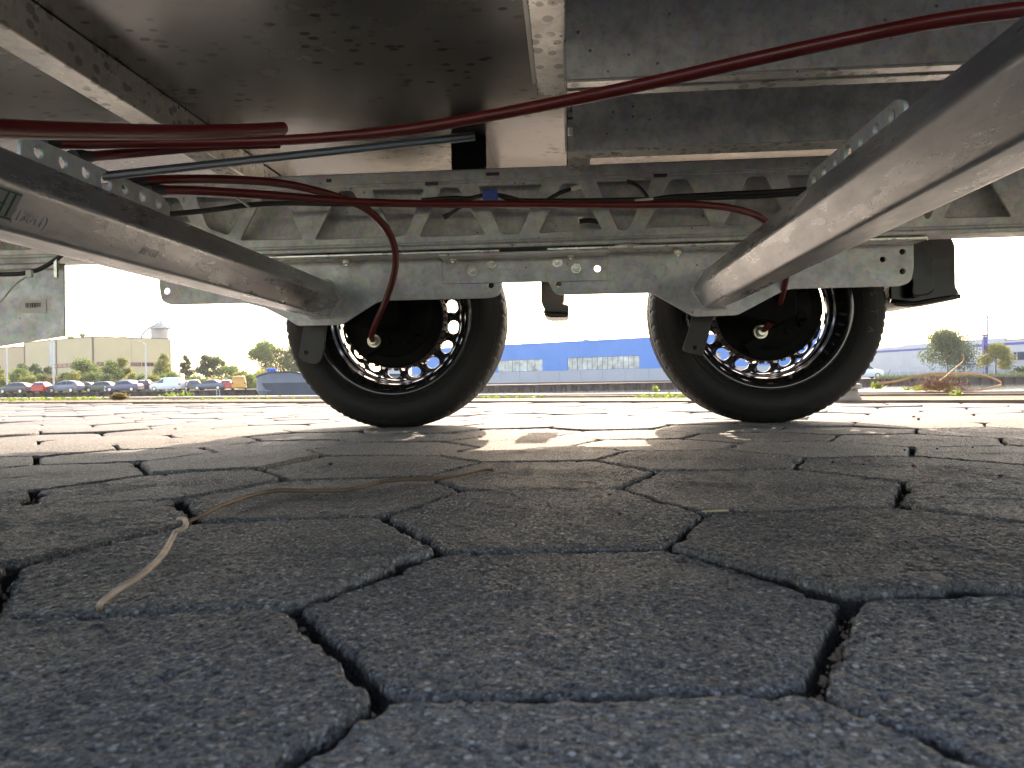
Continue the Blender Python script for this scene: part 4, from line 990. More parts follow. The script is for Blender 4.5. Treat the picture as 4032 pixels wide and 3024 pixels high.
M_gl2 = plain('glass_painted_reflection', (.30, .38, .40), .06, 0, .5, .8, 1.0)  # pale mottled base colour paints in the reflections on the panes
for i, (a, b) in enumerate(wins):
    fr = fb(a+.004, b-.004, zW0+.01, zW1-.01, -.12, -.2, 'window', M_purple); n = (6, 14, 7)[i]; w_ = (b-a)/n
    for k in range(n): fb(a+.03+k*w_+.03, a+(k+1)*w_-.03, zW0+.07, zW1-.07, -.06, -.115, 'pane', M_gl2, fr)
    fb(a, b, zW0-.08, zW0-.002, .08, .002, 'sill', M_lgrey)
s_ = 0; st = (sof(2520)[0]-sof(2430)[0])*1.02; k0 = sof(2047)[0] % st
edges = [0]+[k0+st*k for k in range(int(Lb/st)+1) if 0 < k0+st*k < Lb]+[Lb]
for a, b in zip(edges[:-1], edges[1:]): fb(a+.02, b-.02, FARZ+.25, zM-.02, .04, -.3, 'base_panel', M_greyp)
fb(0, Lb, FARZ, FARZ+.24, .07, -.3, 'plinth', M_joint); fb(0, Lb, zT+.002, zT+.1, .05, -.4, 'parapet', M_blue_w)
a = np.array(pb); b = a+np.array([3, 45]); sd = MB(); wall(sd, a, b, FARZ, zT-.01); sd.build('side_wall', M_blue_w, bb)
rf = MB(); rf.add([(*pa, zT-.06), (*pb, zT-.06), (*b, zT-.06), (pa[0]+10, pa[1]+45, zT-.06)], [(0, 1, 2, 3)]); rf.build('roof', M_lgrey, bb)
s0 = sof(2300)[0]; a = np.array(pa)+(np.array(pb)-np.array(pa))/Lb*s0; mb = MB(); mb.prism([(a[0], a[1]+1, zT-.1), (a[0]+2.0, a[1]+.8, zT-.1), (a[0], a[1]+1, zT+.55)], (0, 1.5, 0)); mb.build('roof_vent', M_lgrey, bb)
# light grey building on the right
gb = empty('grey_building', (0, 0, 0)); tag(gb, 'light grey industrial building with a violet-blue stripe on the right', 'building')
iG = lambda px: 1/(.00745+(px-3485)*3.6e-6)
pa2, pb2 = gxy(3330, iG(3330)), gxy(4400, iG(4400)); Lg, fg = facade(pa2, pb2, gb)
def sog(px):
    dd = ray(px, 1500)[:2]; d = np.array([pb2[0]-pa2[0], pb2[1]-pa2[1]])/Lg
    s_ = np.linalg.solve(np.array([[dd[0], -d[0]], [dd[1], -d[1]]]), np.array(pa2)); return float(s_[1]), float(s_[0])
def zog(px, py): s_, D_ = sog(px); return float(CC[2]+ray(px, py)[2]*D_)
sS = sog(3557)[0]; sE = sog(3960)[0]; z1_, z2_, z3_ = zog(3500, 1367), zog(3640, 1352), zog(4020, 1338); zb1, zb0 = zog(3560, 1375), zog(3560, 1383)
ed_ = [0, sS, sog(3655)[0], sog(3800)[0], sog(3880)[0], sE, Lg]
for k in range(6):
    zz_ = z1_ if k == 0 else (z2_ if k < 5 else z3_); fg(ed_[k]+.02, ed_[k+1]-.02, FARZ, zz_, 0, -.4, 'wall_panel', M_lgrey)
fg(0, Lg, zb0, zb1, .06, .002, 'stripe', M_purple); fg(0, Lg, FARZ, FARZ+.9, .08, .002, 'plinth', M_greyp)
fg(sog(3790)[0], sog(3890)[0], zog(3840, 1436), zog(3840, 1430), .9, .01, 'canopy', M_purple)
zwa, zwb = zog(4000, 1422), zog(4000, 1382)
fr = fg(sog(3992)[0], sog(4075)[0], zwa, zwb, .08, .002, 'window', M_lgrey)
for a, b in ((3996, 4006), (4010, 4070)): fg(sog(a)[0], sog(b)[0], zwa+.15, zwb-.15, .12, .082, 'pane', M_glass, fr)
for k, a in enumerate((3660, 3700, 3740, 3780, 3820, 3850)): fg(sog(a)[0], sog(a+22)[0], FARZ+.9, zog(a, 1446), .06, .002, 'door', plain('pale_blue_door', (.35, .45, .48), .5) if k == 0 else bpy.data.materials['pale_blue_door'])
rf = MB(); rf.add([(*pa2, z1_-.1), (*pb2, z1_-.1), (pb2[0]+5, pb2[1]+40, z1_-.1), (pa2[0]+5, pa2[1]+40, z1_-.1)], [(0, 1, 2, 3)]); rf.build('roof', M_joint, gb)
# pylon sign and chimney
D_ = 104.5; x, y = gxy(3880, D_); py_ = empty('sign_pylon', (x, y, FARZ)); tag(py_, 'dark violet-blue pylon standing in front of the grey building', 'pylon')
w_ = 8/FPX*D_; o = MB(); o.box((-w_, -.2, 0), (w_, .2, gz(3880, 1325, D_)-FARZ)); o.build('shaft', M_purple, py_)
o = MB(); o.box((-w_*1.2, -.25, gz(3880, 1324, D_)-FARZ), (w_*.9, .25, gz(3880, 1316, D_)-FARZ)); o.build('red_cap', plain('brownish_red_cap', (.25, .08, .07), .6), py_)
D_ = 175; x, y = gxy(3892, D_); ch = empty('chimney', (x, y, FARZ)); tag(ch, 'tall slim blue-grey chimney rising above the right building', 'chimney'); u = D_/FPX
o = MB(); o.tube([(0, 0, 0), (0, 0, gz(3892, 1258, D_)-FARZ)], 4.2*u, 16); o.build('flue', M_silo, ch, smooth=True, sharp=40)
o = MB(); o.tube([(0, 0, gz(3892, 1257, D_)-FARZ), (0, 0, gz(3892, 1252, D_)-FARZ), (0, 0, gz(3892, 1240, D_)-FARZ)], [6*u, 6*u, 4.8*u], 16); o.build('cap', M_silo, ch)
# white fence in front of the grey building
D_ = 99; xa, ya = gxy(3505, D_); xb, yb_ = gxy(3900, D_); fe = empty('fence', (xa, ya, FARZ)); tag(fe, 'pale thin railing fence along the far quay below the round tree', 'fence')
zf = gz(3700, 1440, D_)-FARZ; L = xb-xa
for k in range(12):
    o = MB(); o.box((L*k/11-.035, -.03, 0), (L*k/11+.035, .03, zf)); o.build('post', M_pole, fe)
for z_ in (zf*.99, zf*.55, zf*.2): o = MB(); o.box((-.03, -.075, z_-.03), (L+.03, -.035, z_)); o.build('rail', M_pole, fe)
# grass verge along the far quay
def quads(name, cx0, cx1, cy0, cy1, z0, n, h, w, mat, seed, dx=.3, parent=None):
    r_ = np.random.default_rng(seed); X = r_.uniform(cx0, cx1, n); Y = r_.uniform(cy0, cy1, n); a = r_.uniform(0, 6.28, n); hh = h*(.5+r_.random(n)); ww = w*(.6+.8*r_.random(n)); lx = r_.normal(0, dx, n)*hh; ly = r_.normal(0, dx, n)*hh
    c = np.stack([X, Y, np.full(n, z0)], 1); d = np.stack([np.cos(a)*ww, np.sin(a)*ww, np.zeros(n)], 1); t_ = np.stack([lx, ly, hh], 1)
    V = np.stack([c-d, c+d, c+t_*.6+d*.6, c+t_*1.05, c+t_*.6-d*.6], 1).reshape(-1, 3); F = [tuple(range(5*i, 5*i+5)) for i in range(n)]
    me = bpy.data.meshes.new(name); me.from_pydata(V.tolist(), [], F); me.update(); return link(name, me, mat, parent)
o = quads('grass', 38, 90, FARY+.6, FARY+2.8, FARZ, 7000, .36, .05, LM['d'], 5); o['kind'] = 'stuff'
o = quads('grass', -82, -57, FARY+.6, FARY+2.2, FARZ, 1500, .6, .07, LM['y'], 6); o['kind'] = 'stuff'
# cars
def car_mesh(kind):
    """(profile stations) x from front(-) to back(+): halfwidth, bottom, belt, top, top halfwidth"""
    if kind == 'hatch': S = [(-2.0,.62,.32,.60,.62,.60),(-1.93,.80,.22,.72,.74,.7),(-1.5,.86,.2,.86,.88,.78),(-1.0,.87,.2,.94,.97,.80),(-.35,.88,.2,.97,1.38,.66),(.1,.88,.2,.98,1.47,.62),(.8,.88,.2,1.0,1.47,.62),(1.4,.87,.22,1.02,1.38,.62),(1.85,.84,.25,1.03,1.06,.74),(2.0,.76,.32,.85,.88,.7)]; G_ = [(-.95,-.05),(0.0,.62),(.68,1.45)]
    elif kind == 'sedan': S = [(-2.25,.62,.32,.58,.60,.58),(-2.15,.80,.22,.68,.70,.7),(-1.5,.87,.2,.82,.85,.78),(-.9,.88,.2,.90,.94,.80),(-.25,.88,.2,.93,1.32,.64),(.2,.88,.2,.95,1.42,.60),(.8,.88,.2,.96,1.40,.60),(1.45,.87,.22,.98,1.08,.72),(2.1,.84,.25,.96,.98,.74),(2.25,.76,.32,.8,.82,.7)]; G_ = [(-.85,.05),(.1,.75),(.8,1.35)]
    else: S = [(-2.15,.62,.32,.66,.68,.6),(-2.05,.82,.22,.82,.85,.74),(-1.5,.88,.2,.98,1.02,.80),(-1.05,.89,.2,1.04,1.10,.80),(-.5,.90,.2,1.06,1.66,.72),(.0,.90,.2,1.08,1.80,.72),(1.0,.90,.2,1.1,1.82,.72),(1.9,.90,.22,1.1,1.80,.72),(2.1,.88,.25,1.1,1.70,.70),(2.15,.84,.32,1.0,1.62,.68)]; G_ = [(-1.0,-.1)]
    return S, G_
def sample(S, x, i): return float(np.interp(x, [s[0] for s in S], [s[i] for s in S]))
CARM = {}
def car(px, py_base, D, kind, col, label, cat='car', rz=0., scale=1., group='cars parked along the far bank'):
    x, y = gxy(px, D); z = FARZ+.02
    root = empty({'car': 'parked_car', 'van': 'parked_van'}[cat], (x, y, z), rz=rz); root.scale = (scale,)*3; tag(root, label, cat, group)
    if col not in CARM: CARM[col] = plain('car_paint_%d' % len(CARM), col, .28, .1, .05, 1, .5, Coat_Weight=.6, Coat_Roughness=.08)
    S, GL = car_mesh(kind); vs = []; fs = []
    for (sx_, w, zb, be, tp, wt) in S:
        half = [(w*.94, zb), (w, zb+.16), (w*1.0, be-.12), (w*.97, be), (wt+.03, tp-.05), (wt-.06, tp), (0, tp+.015)]
        for a, b in half: vs.append((sx_, -a, b))
        for a, b in half[::-1][1:]: vs.append((sx_, a, b))
    n = 13
    for i in range(len(S)-1):
        for k in range(n-1): fs.append((i*n+k, i*n+k+1, (i+1)*n+k+1, (i+1)*n+k))
        fs.append((i*n+n-1, i*n, (i+1)*n, (i+1)*n+n-1))
    fs += [tuple(range(n)), tuple((len(S)-1)*n+k for k in range(n))]
    mb = MB(); mb.add(vs, fs); body = mb.build('body', CARM[col], root, smooth=True, sharp=35)
    for sd_ in (-1, 1):
        for a, b in GL:
            q = []
            for xx_ in (a, b): q.append((xx_, sd_*(sample(S, xx_, 1)*.975+.008), sample(S, xx_, 3)+.02))
            for xx_ in (b-.06 if b > 1.2 else b, a+.28 if a < -.5 else a): 
                tp = sample(S, xx_, 4)-.09; bel = sample(S, xx_, 3); q.append((xx_, sd_*(sample(S, xx_, 5)+.045+.012), max(tp, bel+.05)))
            mb = MB(); mb.add(q, [(0, 1, 2, 3)]); mb.build('window', M_glass, root)
        for wx_ in (S[0][0]+.78, S[-1][0]-.78):
            mb = MB(); mb.tube([(wx_, sd_*.70, .31), (wx_, sd_*.89, .31)], .31, 20); wh_ = mb.build('wheel', M_tyre2, root, smooth=True, sharp=40)
            mb = MB(); mb.tube([(wx_, sd_*.885, .31), (wx_, sd_*.90, .31)], .20, 16); mb.build('rim', M_rim2, wh_)
        x_, w_ = S[1][0], S[1][1]; mb = MB(); mb.box((x_-.05, min(sd_*(w_-.28), sd_*(w_+.004)), .58), (x_+.18, max(sd_*(w_-.28), sd_*(w_+.004)), .70)); mb.build('headlight', M_lampw, root, bevel=.01)
        x_, w_ = S[-2][0], S[-2][1]; mb = MB(); mb.box((x_-.1, min(sd_*(w_-.2), sd_*(w_+.006)), .78), (x_+.10, max(sd_*(w_-.2), sd_*(w_+.006)), .98)); mb.build('tail_light', M_lampred, root, bevel=.01)
    i0 = [k for k, s_ in enumerate(S) if s_[4]-s_[3] > .25][0]
    a, b = S[i0-1], S[i0]; mb = MB(); mb.add([(a[0]+.05, -a[5]*.92, a[4]+.05), (a[0]+.05, a[5]*.92, a[4]+.05), (b[0]-.02, b[5]*.92, b[4]+.005), (b[0]-.02, -b[5]*.92, b[4]+.005)], [(0, 1, 2, 3)]); mb.build('windscreen', M_glass, root)
    if kind != 'van': 
        a, b = S[-3], S[-2]; mb = MB(); mb.add([(a[0]+.05, -a[5]*.9, a[4]-.0), (a[0]+.05, a[5]*.9, a[4]-.0), (b[0]+.0, b[5]*.9, b[4]+.03), (b[0]+.0, -b[5]*.9, b[4]+.03)], [(0, 1, 2, 3)]); mb.build('rear_window', M_glass, root)
    return root
car(62,1543,100,'hatch',(.03,.035,.06),'dark navy hatchback, leftmost car of the row',scale=.98)
car(112,1543,108,'sedan',(.6,.62,.65),'pale car whose end shows between the navy and the red cars',scale=.9)
car(170,1543,99,'hatch',(.45,.02,.02),'bright red hatchback seen from behind, left part of the row',rz=R(-75),scale=.97)
car(258,1543,99,'hatch',(.10,.13,.20),'blue-grey tall hatchback under the second lamp post',scale=1.05)
car(322,1543,106,'hatch',(.02,.025,.04),'dark car partly hidden behind the blue-grey hatchback',scale=.95)
car(396,1543,100,'hatch',(.025,.04,.04),'dark green hatchback between the blue-grey car and the blue sedan',scale=.93)
car(488,1543,107,'hatch',(.10,.11,.17),'higher dark grey car behind the blue sedan',scale=1.08)
car(489,1543,99,'sedan',(.06,.065,.15),'violet-blue sedan in the middle of the row')
car(573,1543,104,'hatch',(.03,.02,.04),'dark car seen from behind with red lamps left of the white van',rz=R(-70),scale=1.02)
car(618,1543,108,'sedan',(.55,.57,.6),'silver car mostly hidden left of the white panel van',scale=.9)
car(658,1541,99,'van',(.62,.66,.70),'white panel van standing in the row of cars','van',scale=.95)
car(733,1541,106,'hatch',(.25,.2,.18),'brownish car end just right of the white panel van',rz=R(80),scale=.9)
car(765,1541,101,'hatch',(.03,.07,.10),'teal-dark car seen from behind right of the white van',rz=R(-65),scale=.95)
car(828,1541,100,'sedan',(.07,.09,.16),'dark blue coupe with low roof left of the red cars',scale=.95)
car(893,1541,101,'hatch',(.45,.03,.04),'red car seen from behind beside the orange van',rz=R(-70),scale=.88)
car(942,1541,97.5,'van',(.55,.25,.02),'orange-yellow van beside the barge bow','van',rz=R(-68),scale=.95)
car(3395,1490,99,'van',(.60,.66,.72),'white delivery van behind the right tyre in front of the grey building','van',scale=1.15,rz=R(180),group='vans by the grey building')
# lamp posts
def lamp(px, py_top, D, arm, label):
    x, y = gxy(px, D); H = gz(px, py_top, D)-FARZ; r_ = empty('street_lamp', (x, y, FARZ)); tag(r_, label, 'street lamp', 'street lamps of the car park')
    o = MB(); o.tube([(0, 0, 0), (0, 0, H)], [.13, .075], 12); o.build('pole', M_pole, r_, smooth=True, sharp=60)
    w_ = arm/FPX*D
    if arm:
        o = MB(); o.tube([(0, 0, H-.05), (-w_*.4, 0, H+.22), (-w_*.8, 0, H+.3)], .05, 8); o.build('arm', M_pole, r_, smooth=True)
        o = MB(); o.box((-w_*1.1, -.13, H+.24), (-w_*.62, .13, H+.36)); o.build('lamp_head', M_pole, r_, bevel=.03)
    else:
        o = MB(); o.box((-.5, -.13, H), (.15, .13, H+.12)); o.build('lamp_head', M_pole, r_, bevel=.03)
lamp(28, 1357, 103, 0, 'leftmost lamp post, in front of the tan building')
lamp(211, 1345, 103, 22, 'tall lamp post in front of the pale warehouse panel, above the blue-grey car')
lamp(575, 1353, 103, 40, 'lamp post with a long arm left of the silo, above the white van')
lamp(708, 1415, 120, 0, 'shorter lamp post between the olive and the slim dark trees')
lamp(872, 1440, 130, 0, 'faint lamp post among the loose trees left of the barge')
x, y = gxy(1046, 160); mast = MB(); mast.tube([(x, y, FARZ), (x, y, gz(1046, 1318, 160))], .22, 8); tag(mast.build('radio_mast', M_pole), 'slender grey mast top sticking out above the tall trees', 'mast')
# barge moored in the canal
bD = 62; hx0, hy0 = gxy(962, bD); u = bD/FPX
M_hull = plain('barge_hull_grey', (.13, .16, .21), .55, .1, .15, .5); M_hulld = plain('barge_bow_dark', (.045, .06, .09), .6, .1, .2, .5)
bg_ = empty('barge', (hx0, hy0, -1.25)); tag(bg_, 'dark grey barge moored in the canal, bow to the left behind the left tyre', 'barge')
def hz_(py): return gz(1060, py, bD)+1.25
zd = hz_(1484); zbow = hz_(1466); L = 13.2
def hull_station(s):                        # s 0..1 from bow
    w = 2.4*min(1, (s*4.2))**.6; top = zbow+(zd-zbow)*min(1, max(0, (s-.30)/.15)) if s > .02 else zbow-.4
    return w, top
vs, fs = [], []; ST = [0, .03, .08, .15, .22, .30, .38, .45, .6, .8, 1.0]
for s in ST:
    w, tp = hull_station(s); xx = s*L; rk = (1-min(1, s*4))*.9
    if s < .12: tp = hz_(1484)+(zbow-hz_(1484))*s/.12
    for a, b in ((-w*.75, -.4), (-w, .9), (-w*1.02, tp), (w*1.02, tp), (w, .9), (w*.75, -.4)): vs.append((xx+(rk if b < .5 else 0), a+2.4, b))
n = 6
for i in range(len(ST)-1):
    for k in range(n-1): fs.append((i*n+k, i*n+k+1, (i+1)*n+k+1, (i+1)*n+k))
fs.append(tuple(range(n))); fs.append(tuple((len(ST)-1)*n+k for k in range(n)))
mb = MB(); mb.add(vs, fs); hull = mb.build('hull', M_hull, bg_)
mb = MB(); vv = []
for s in (0, .08, .15, .25, .38, .52):
    w, tp = hull_station(s); vv.append((s*L, 2.4-w*1.03-.03, 1.55)); 
top = [(v[0], v[1]-.02, v[2]) for v in vv]; bot = [(v[0]+(.9*(1-min(1, v[0]/L*4))), v[1]+.06, -.3) for v in vv]; bot[-1] = (.72*L, bot[-1][1], -.3); top[-1] = (.42*L, top[-1][1], 1.55)
q = len(top); mb.add(top+bot, [(i, i+1, q+i+1, q+i) for i in range(q-1)]); mb.build('bow_plating', M_hulld, bg_)
mb = MB(); mb.tube([(s*L, 2.4-hull_station(s)[0]*1.04, (hz_(1484)+(zbow-hz_(1484))*min(s/.12, 1) if s < .12 else hull_station(s)[1])) for s in ST], .07, 6); mb.build('rubbing_rail', M_hulld, bg_)
mb = MB(); a = at(1046, 1462, bD+1)-np.array([hx0, hy0, -1.25]); mb.box((a[0]-.25, 2.0, zbow-.3), (a[0]+.22, 2.6, a[2]+.1)); mb.tube([(a[0]-.35, 2.3, a[2]+.12), (a[0]+.4, 2.3, a[2]+.12)], .16, 12); mb.build('anchor_winch', plain('winch_blue', (.02, .10, .42), .5), bg_)
mb = MB(); mb.box((L*.52, 1.2, zd-.1), (L*.80, 3.4, zd+.22)); mb.build('hatch_cover', M_lgrey, bg_, bevel=.02)
mb = MB(); mb.box((L*.36, 1.6, zd-.1), (L*.47, 3.0, zd+.12)); mb.build('hatch_cover', M_purple, bg_, bevel=.02)
mb = MB(); mb.box((L*.84, .9, zd-.1), (L*.99, 3.7, zd+1.6)); mb.build('wheelhouse', M_lgrey, bg_, bevel=.03)
x, y = gxy(836, 96.0); lad = empty('quay_ladder', (x, FARY-.5, -1.25)); tag(lad, 'pale green ladder on the far quay wall left of the barge', 'ladder')
for dx_ in (-.22, .22): o = MB(); o.box((dx_-.03, -.03, .0), (dx_+.03, .03, 1.0)); o.build('rail', M_pole, lad)
for k in range(4): o = MB(); o.box((-.19, -.02, .15+k*.22), (.19, .02, .19+k*.22)); o.build('rung', M_pole, lad)

hz = MB().box((-1700, -300, -2.6), (1700, 2000, 30)).build('haze', None); hm = bpy.data.materials.new('haze_air'); hm.use_nodes = True; hn = hm.node_tree
hn.nodes.remove(hn.nodes['Principled BSDF']); pv = hn.nodes.new('ShaderNodeVolumePrincipled'); pv.inputs['Density'].default_value = .00026; pv.inputs['Color'].default_value = (.9, .93, 1, 1); pv.inputs['Anisotropy'].default_value = .3
hn.links.new(pv.outputs[0], hn.nodes['Material Output'].inputs['Volume']); hz.data.materials.append(hm); hz['kind'] = 'stuff'
# ------------------------------------------------------------------ things on the near quay and on the pavers
def gp_(px, py, z=0.): return onz(px, py, z)
def rod(pts, r, mat, name, label, cat, n=8, sub=6, group=None):
    P3 = spline([gp_(a, b, z) for a, b, z in pts], sub); L_ = len(P3); rs = [r*(1-.25*abs(2*i/(L_-1)-1)**3) for i in range(L_)]
    o = MB().tube(P3, rs, n).build(name, mat, None, smooth=True); return tag(o, label, cat, group)
M_stem = plain('dry_stem_brown', (.13, .08, .05), .6, 0, .3, 60); M_stemp = plain('dry_stem_pale', (.42, .32, .25), .6, 0, .4, 50)
rod([(392,2398,.001),(400,2372,.006),(470,2318,.009),(560,2262,.012),(640,2185,.011),(678,2120,.010),(692,2095,.011),(715,2084,.013),(732,2068,.014),(728,2048,.014),(708,2042,.013),(700,2050,.009)], .0020, M_stemp, 'twig', 'short pale curled stem with a hooked tip lying on the pavers', 'twig', 10)
rod([(738,2056,.004),(800,2026,.006),(880,1988,.007),(1000,1948,.007),(1100,1932,.006),(1250,1933,.005),(1380,1926,.005),(1500,1898,.006),(1600,1887,.006),(1700,1886,.004),(1790,1873,.005),(1900,1850,.004),(1942,1851,.003)], .0022, M_stem, 'twig', 'long thin brown stem lying across the pavers below the left tyre', 'twig', 8)
M_chip = plain('wood_chip_pale', (.45, .36, .22), .7); M_peb = plain('pebble_tan', (.34, .25, .17), .8); M_crumb = plain('dark_grit', (.05, .04, .035), .9); M_rchip = plain('red_leaf_scrap', (.16, .05, .03), .7)
q = gp_(2812, 2016, .001); tag(MB().prism([(q[0]-.011, q[1]-.001, .001), (q[0]+.012, q[1]-.003, .002), (q[0]+.005, q[1]+.0015, .002), (q[0]-.005, q[1]+.001, .001)], (0, 0, .0015)).build('wood_chip', M_chip), 'pale splinter of wood lying in a paver joint', 'wood chip')
def stone(px, py, r, mat, label, name='pebble', cat='pebble', group=None, z=0):
    if name != 'pebble': r *= .55
    bm = bmesh.new(); bmesh.ops.create_icosphere(bm, subdivisions=2, radius=r); rr_ = random.Random(int(px))
    for v in bm.verts: v.co *= rr_.uniform(.8, 1.15); v.co.z *= .65
    me = bpy.data.meshes.new(name); bm.to_mesh(me); bm.free(); o = link(name, me, mat, None, smooth=True); q = gp_(px, py, z); o.location = (q[0], q[1], z+r*.45); o.rotation_euler = (0, 0, px); return tag(o, label, cat, group)
stone(1836, 2748, .0042, M_peb, 'round tan pebble stuck in the joint below the largest paver', z=-.007)
for i, (px_, py_, r_, lb_) in enumerate(((1302,1830,.006,'black crumb on the paver left of the small stem end'),(650,1872,.0045,'black crumb on the paver under the left shadow edge'),(3597,1838,.005,'dark red scrap lying on the paver at the right'),(3280,1822,.004,'black crumb on the paver below the right tyre'),
     (3400,1830,.003,'tiny dark crumb left of the red scrap'),(3938,1878,.005,'dark crumb at the right edge on a shaded paver'),(3690,1768,.003,'dark crumb right of the shadow tip below the right tyre'),(3562,1773,.003,'dark crumb in the light below the right tyre'),(3830,1762,.003,'tiny crumb near the right end of the sunlit patch'),
     (2975,1792,.002,'pale speck on the paver between the tyres'),(2400,1950,.003,'dark crumb on the paver left of the wood splinter'),(2440,2026,.003,'dark crumb on the paver below the wood splinter'),(1190,2485,.003,'small dark flake near the large left paver edge'))):
    stone(px_, py_, r_, M_rchip if 'red' in lb_ else (M_chip if 'pale' in lb_ else M_crumb), lb_, 'crumb', 'crumb', 'crumbs scattered on the pavers')
for i, (px_, py_, r_, lb_) in enumerate(((800,1608,.012,'brown clod on the sunlit pavers at the left'),(560,1652,.009,'small brown clod in the sunlit joint left of the left tyre'),(330,1648,.008,'brown clod in the sunlit paving near the left edge'),(690,1691,.008,'rust-brown crumb in the joint above the shadow edge'),
     (2308,1582,.018,'tan stone at the border of the pavers between the tyres'),(2535,1667,.006,'small grey stone on the sunlit paver left of the right tyre'),(3598,1643,.008,'small pale stone on the bright paving right of the right tyre'),(3492,1598,.014,'reddish clod at the edge of the strip right of the right tyre'))):
    stone(px_, py_, r_, M_peb, lb_, 'clod', 'clod', 'clods on the sunlit paving', z=.0)
# grit filling the joints near the camera
r_ = np.random.default_rng(11); GV = []; GF = []; n = 0
for i in range(-3, 4):
    for j in range(-2, 6):
        for k in range(3):
            a, b = vert(i, j, k), vert(i, j, (k+1) % 6)
            if min(np.hypot(*a), np.hypot(*b)) > 1.6: continue
            for _ in range(90):
                t_ = r_.random(); p = a+(b-a)*t_+r_.normal(0, .0025, 2); s = .0008+.0022*r_.random()**3; z_ = -.016+s*.5
                o6 = np.array([[1,0,0],[-1,0,0],[0,1,0],[0,-1,0],[0,0,1],[0,0,-1]])*s*(.7+.6*r_.random((6, 1)))+np.array([*p, z_]); GV += o6.tolist(); GF += [tuple(n+q for q in f) for f in ((0,2,4),(2,1,4),(1,3,4),(3,0,4),(2,0,5),(1,2,5),(3,1,5),(0,3,5))]; n += 6
me = bpy.data.meshes.new('joint_grit'); me.from_pydata(GV, [], GF); o = link('joint_grit', me, M_peb); o['kind'] = 'stuff'
# weeds on the quay strip
def weed(px, py, n, h, w, mat, label, spread=.08, name='weed', cat='weed', group='weeds on the near quay strip'):
    q = gp_(px, py); rr_ = random.Random(int(px)); vs = []; fs = []
    for k in range(n):
        a = rr_.uniform(0, 6.28); el = rr_.uniform(.35, 1.35); L_ = h*rr_.uniform(.6, 1.1); bx, by = rr_.gauss(0, spread), rr_.gauss(0, spread*.6)
        dx_, dy_, dz_ = math.cos(a)*math.cos(el)*L_, math.sin(a)*math.cos(el)*L_, math.sin(el)*L_; px2, py2 = -math.sin(a)*w, math.cos(a)*w; m = len(vs)
        vs += [(bx, by, 0), (bx+dx_*.5+px2, by+dy_*.5+py2, dz_*.6), (bx+dx_*.5-px2, by+dy_*.5-py2, dz_*.6), (bx+dx_*.85+px2*.7, by+dy_*.85+py2*.7, dz_*.85), (bx+dx_*.85-px2*.7, by+dy_*.85-py2*.7, dz_*.85), (bx+dx_, by+dy_, dz_*.9)]
        fs += [(m, m+1, m+2), (m+1, m+3, m+4, m+2), (m+3, m+5, m+4)]
    mb = MB(); mb.add(vs, fs); o = mb.build(name, mat, None, fixn=False); o.location = (q[0], q[1], -.004); return tag(o, label, cat, group)
weed(3455,1531,34,.075,.012,LM['w'],'leafy green weed right behind the right tyre',.02)
weed(3655,1541,120,.060,.010,LM['w'],'broad yellow-green weed in front of the dry tangle',.07)
weed(3765,1555,18,.035,.008,LM['w'],'small weed tuft at the right foot of the dry tangle',.02)
weed(3725,1534,40,.045,.009,LM['w'],'green weed tuft growing inside the dry tangle',.04)
weed(2640,1562,160,.035,.010,LM['w'],'low green weeds just left of the right tyre on the strip',.12)
weed(2585,1545,14,.085,.010,LM['w'],'small upright seedling in the gap left of the right tyre',.004)
for px_, py_, n_, h_, sp_, lb_ in ((130,1577,120,.05,.35,'long low patch of bright grass at the left of the strip'),(230,1575,90,.04,.30,'thin grass patch right of the bright left patch'),(320,1574,60,.045,.12,'small grass tuft in the middle of the left strip'),(20,1577,70,.05,.2,'grass patch at the left picture edge'),
    (698,1565,60,.085,.09,'upright green weed standing left of the barge'),(935,1570,90,.03,.35,'thin yellowish grass below the barge bow'),(1985,1565,60,.03,.2,'sparse dry grass right of the left tyre')):
    weed(px_, py_, n_, h_, .012, LM['w'], lb_, sp_)
weed(468,1574,260,.085,.012,LM['o'],'orange-brown dried clump on the strip below the blue sedan',.03,'dry_clump','dry clump')
# brown strap loop, dry tangle, stalk, bollard
M_strap = plain('brown_strap', (.36, .19, .09), .6, 0, .25, 12)
def band(pts, w, name, label, cat):
    P3 = spline(pts, 8); mb = MB(); vs = []; fs = []
    for p in P3: vs += [(p[0], p[1], p[2]-w/2), (p[0], p[1]+.002, p[2]+w/2)]
    for i in range(len(P3)-1): fs.append((2*i, 2*i+1, 2*i+3, 2*i+2))
    mb.add(vs, fs); o = mb.build(name, M_strap, None, smooth=True); sl = o.modifiers.new('s', 'SOLIDIFY'); sl.thickness = .003; return tag(o, label, cat)
Dq = float((onz(3700, 1550)-CC).dot(CF))
band([at(a, b, d) for a, b, d in ((3450,1512,Dq),(3540,1499,Dq),(3630,1477,Dq),(3738,1470,Dq+.05),(3847,1473,Dq+.15),(3905,1488,Dq+.2),(3943,1508,Dq+.25),(3932,1520,Dq+.2),(3880,1531,Dq+.1),(3810,1538,Dq),(3760,1543,Dq))], .014, 'strap', 'brown plastic strap bent into a long loop on the near quay', 'strap')
rr_ = random.Random(5); q = at(3705, 1545, Dq); mb = MB(); q = np.array([q[0], q[1], 0])
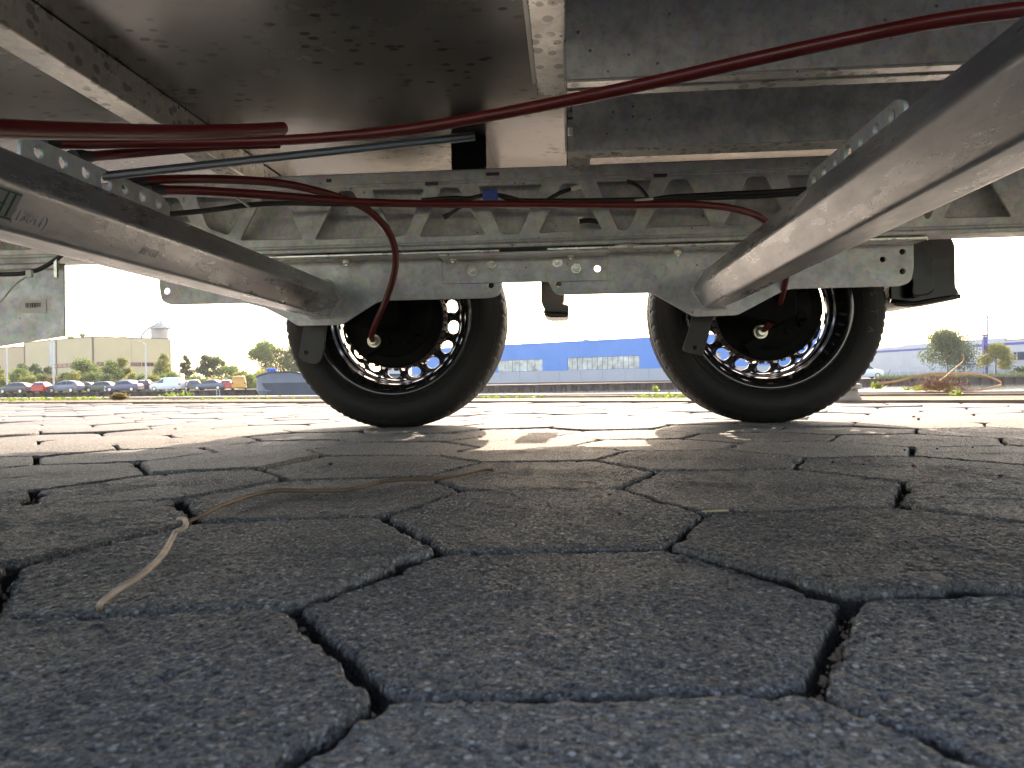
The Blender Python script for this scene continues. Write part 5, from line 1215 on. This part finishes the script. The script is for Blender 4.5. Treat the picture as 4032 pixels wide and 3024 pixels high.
for k in range(150):
    c0 = q+np.array([rr_.gauss(0, .055), rr_.gauss(0, .05), 0]); r1 = rr_.uniform(.015, .05); zc = rr_.uniform(.008, .085); pts = []
    a0 = rr_.uniform(0, 6.28); tl = rr_.uniform(-.6, .6)
    for s in range(8): a = a0+s*.55; pts.append((c0[0]+math.cos(a)*r1*1.3, c0[1]+math.sin(a)*r1, max(.002, zc+math.sin(a+tl)*r1*.6)))
    mb.tube(pts, .0011, 4)
for k in range(40):
    a = rr_.uniform(0, 6.28); p0 = q+np.array([rr_.gauss(0, .03), rr_.gauss(0, .03), .03]); l = rr_.uniform(.06, .20); p2 = p0+np.array([math.cos(a)*l, math.sin(a)*l*.5, rr_.uniform(-.03, .05)]); p2[2] = max(p2[2], .002); mb.tube([p0, (p0+p2)/2+np.array([0, 0, .02]), p2], .0009, 4)
tag(mb.build('dry_tangle', plain('dry_root_brown', (.20, .10, .055), .8, 0, .35, 30)), 'tangled ball of dry brown roots under the strap loop', 'dry plant')
P3 = spline([at(a, b, Dq-.05) for a, b in ((3700,1500),(3730,1478),(3765,1447),(3790,1425),(3795,1408),(3790,1393))], 6)
tag(MB().tube(P3, [.0045*(1-.5*i/len(P3)) for i in range(len(P3))], 6).build('dry_stalk', M_strap, None, smooth=True), 'single dry stalk rising from the root tangle', 'dry stalk')
P3 = spline([at(a, b, Dq-.1) for a, b in ((3470,1515),(3488,1490),(3502,1462),(3508,1455))], 5)
tag(MB().tube(P3, .0016, 5).build('grass_stalk', LM['o'], None), 'thin pale grass stalk leaning beside the right tyre', 'grass stalk')
q = at(3332, 1530, 3.3); bo = empty('mooring_bollard', (q[0], q[1], 0)); tag(bo, 'squat concrete-grey mooring bollard mostly hidden behind the right tyre', 'bollard')
MB().lathe([(.06, .0), (.06, 0)], 8) if False else None
mb = MB(); mb.tube([(0, 0, -.004), (0, 0, .02), (0, 0, .03), (0, 0, .052), (0, 0, .056)], [.06, .06, .05, .048, .045], 28); mb.build('bollard_body', M_coping, bo, smooth=True, sharp=40)
mb = MB(); mb.tube([(0, 0, .057), (0, 0, .060), (0, 0, .078), (0, 0, .083)], [.052, .064, .062, .045], 28); mb.build('bollard_cap', M_coping, bo, smooth=True, sharp=40)
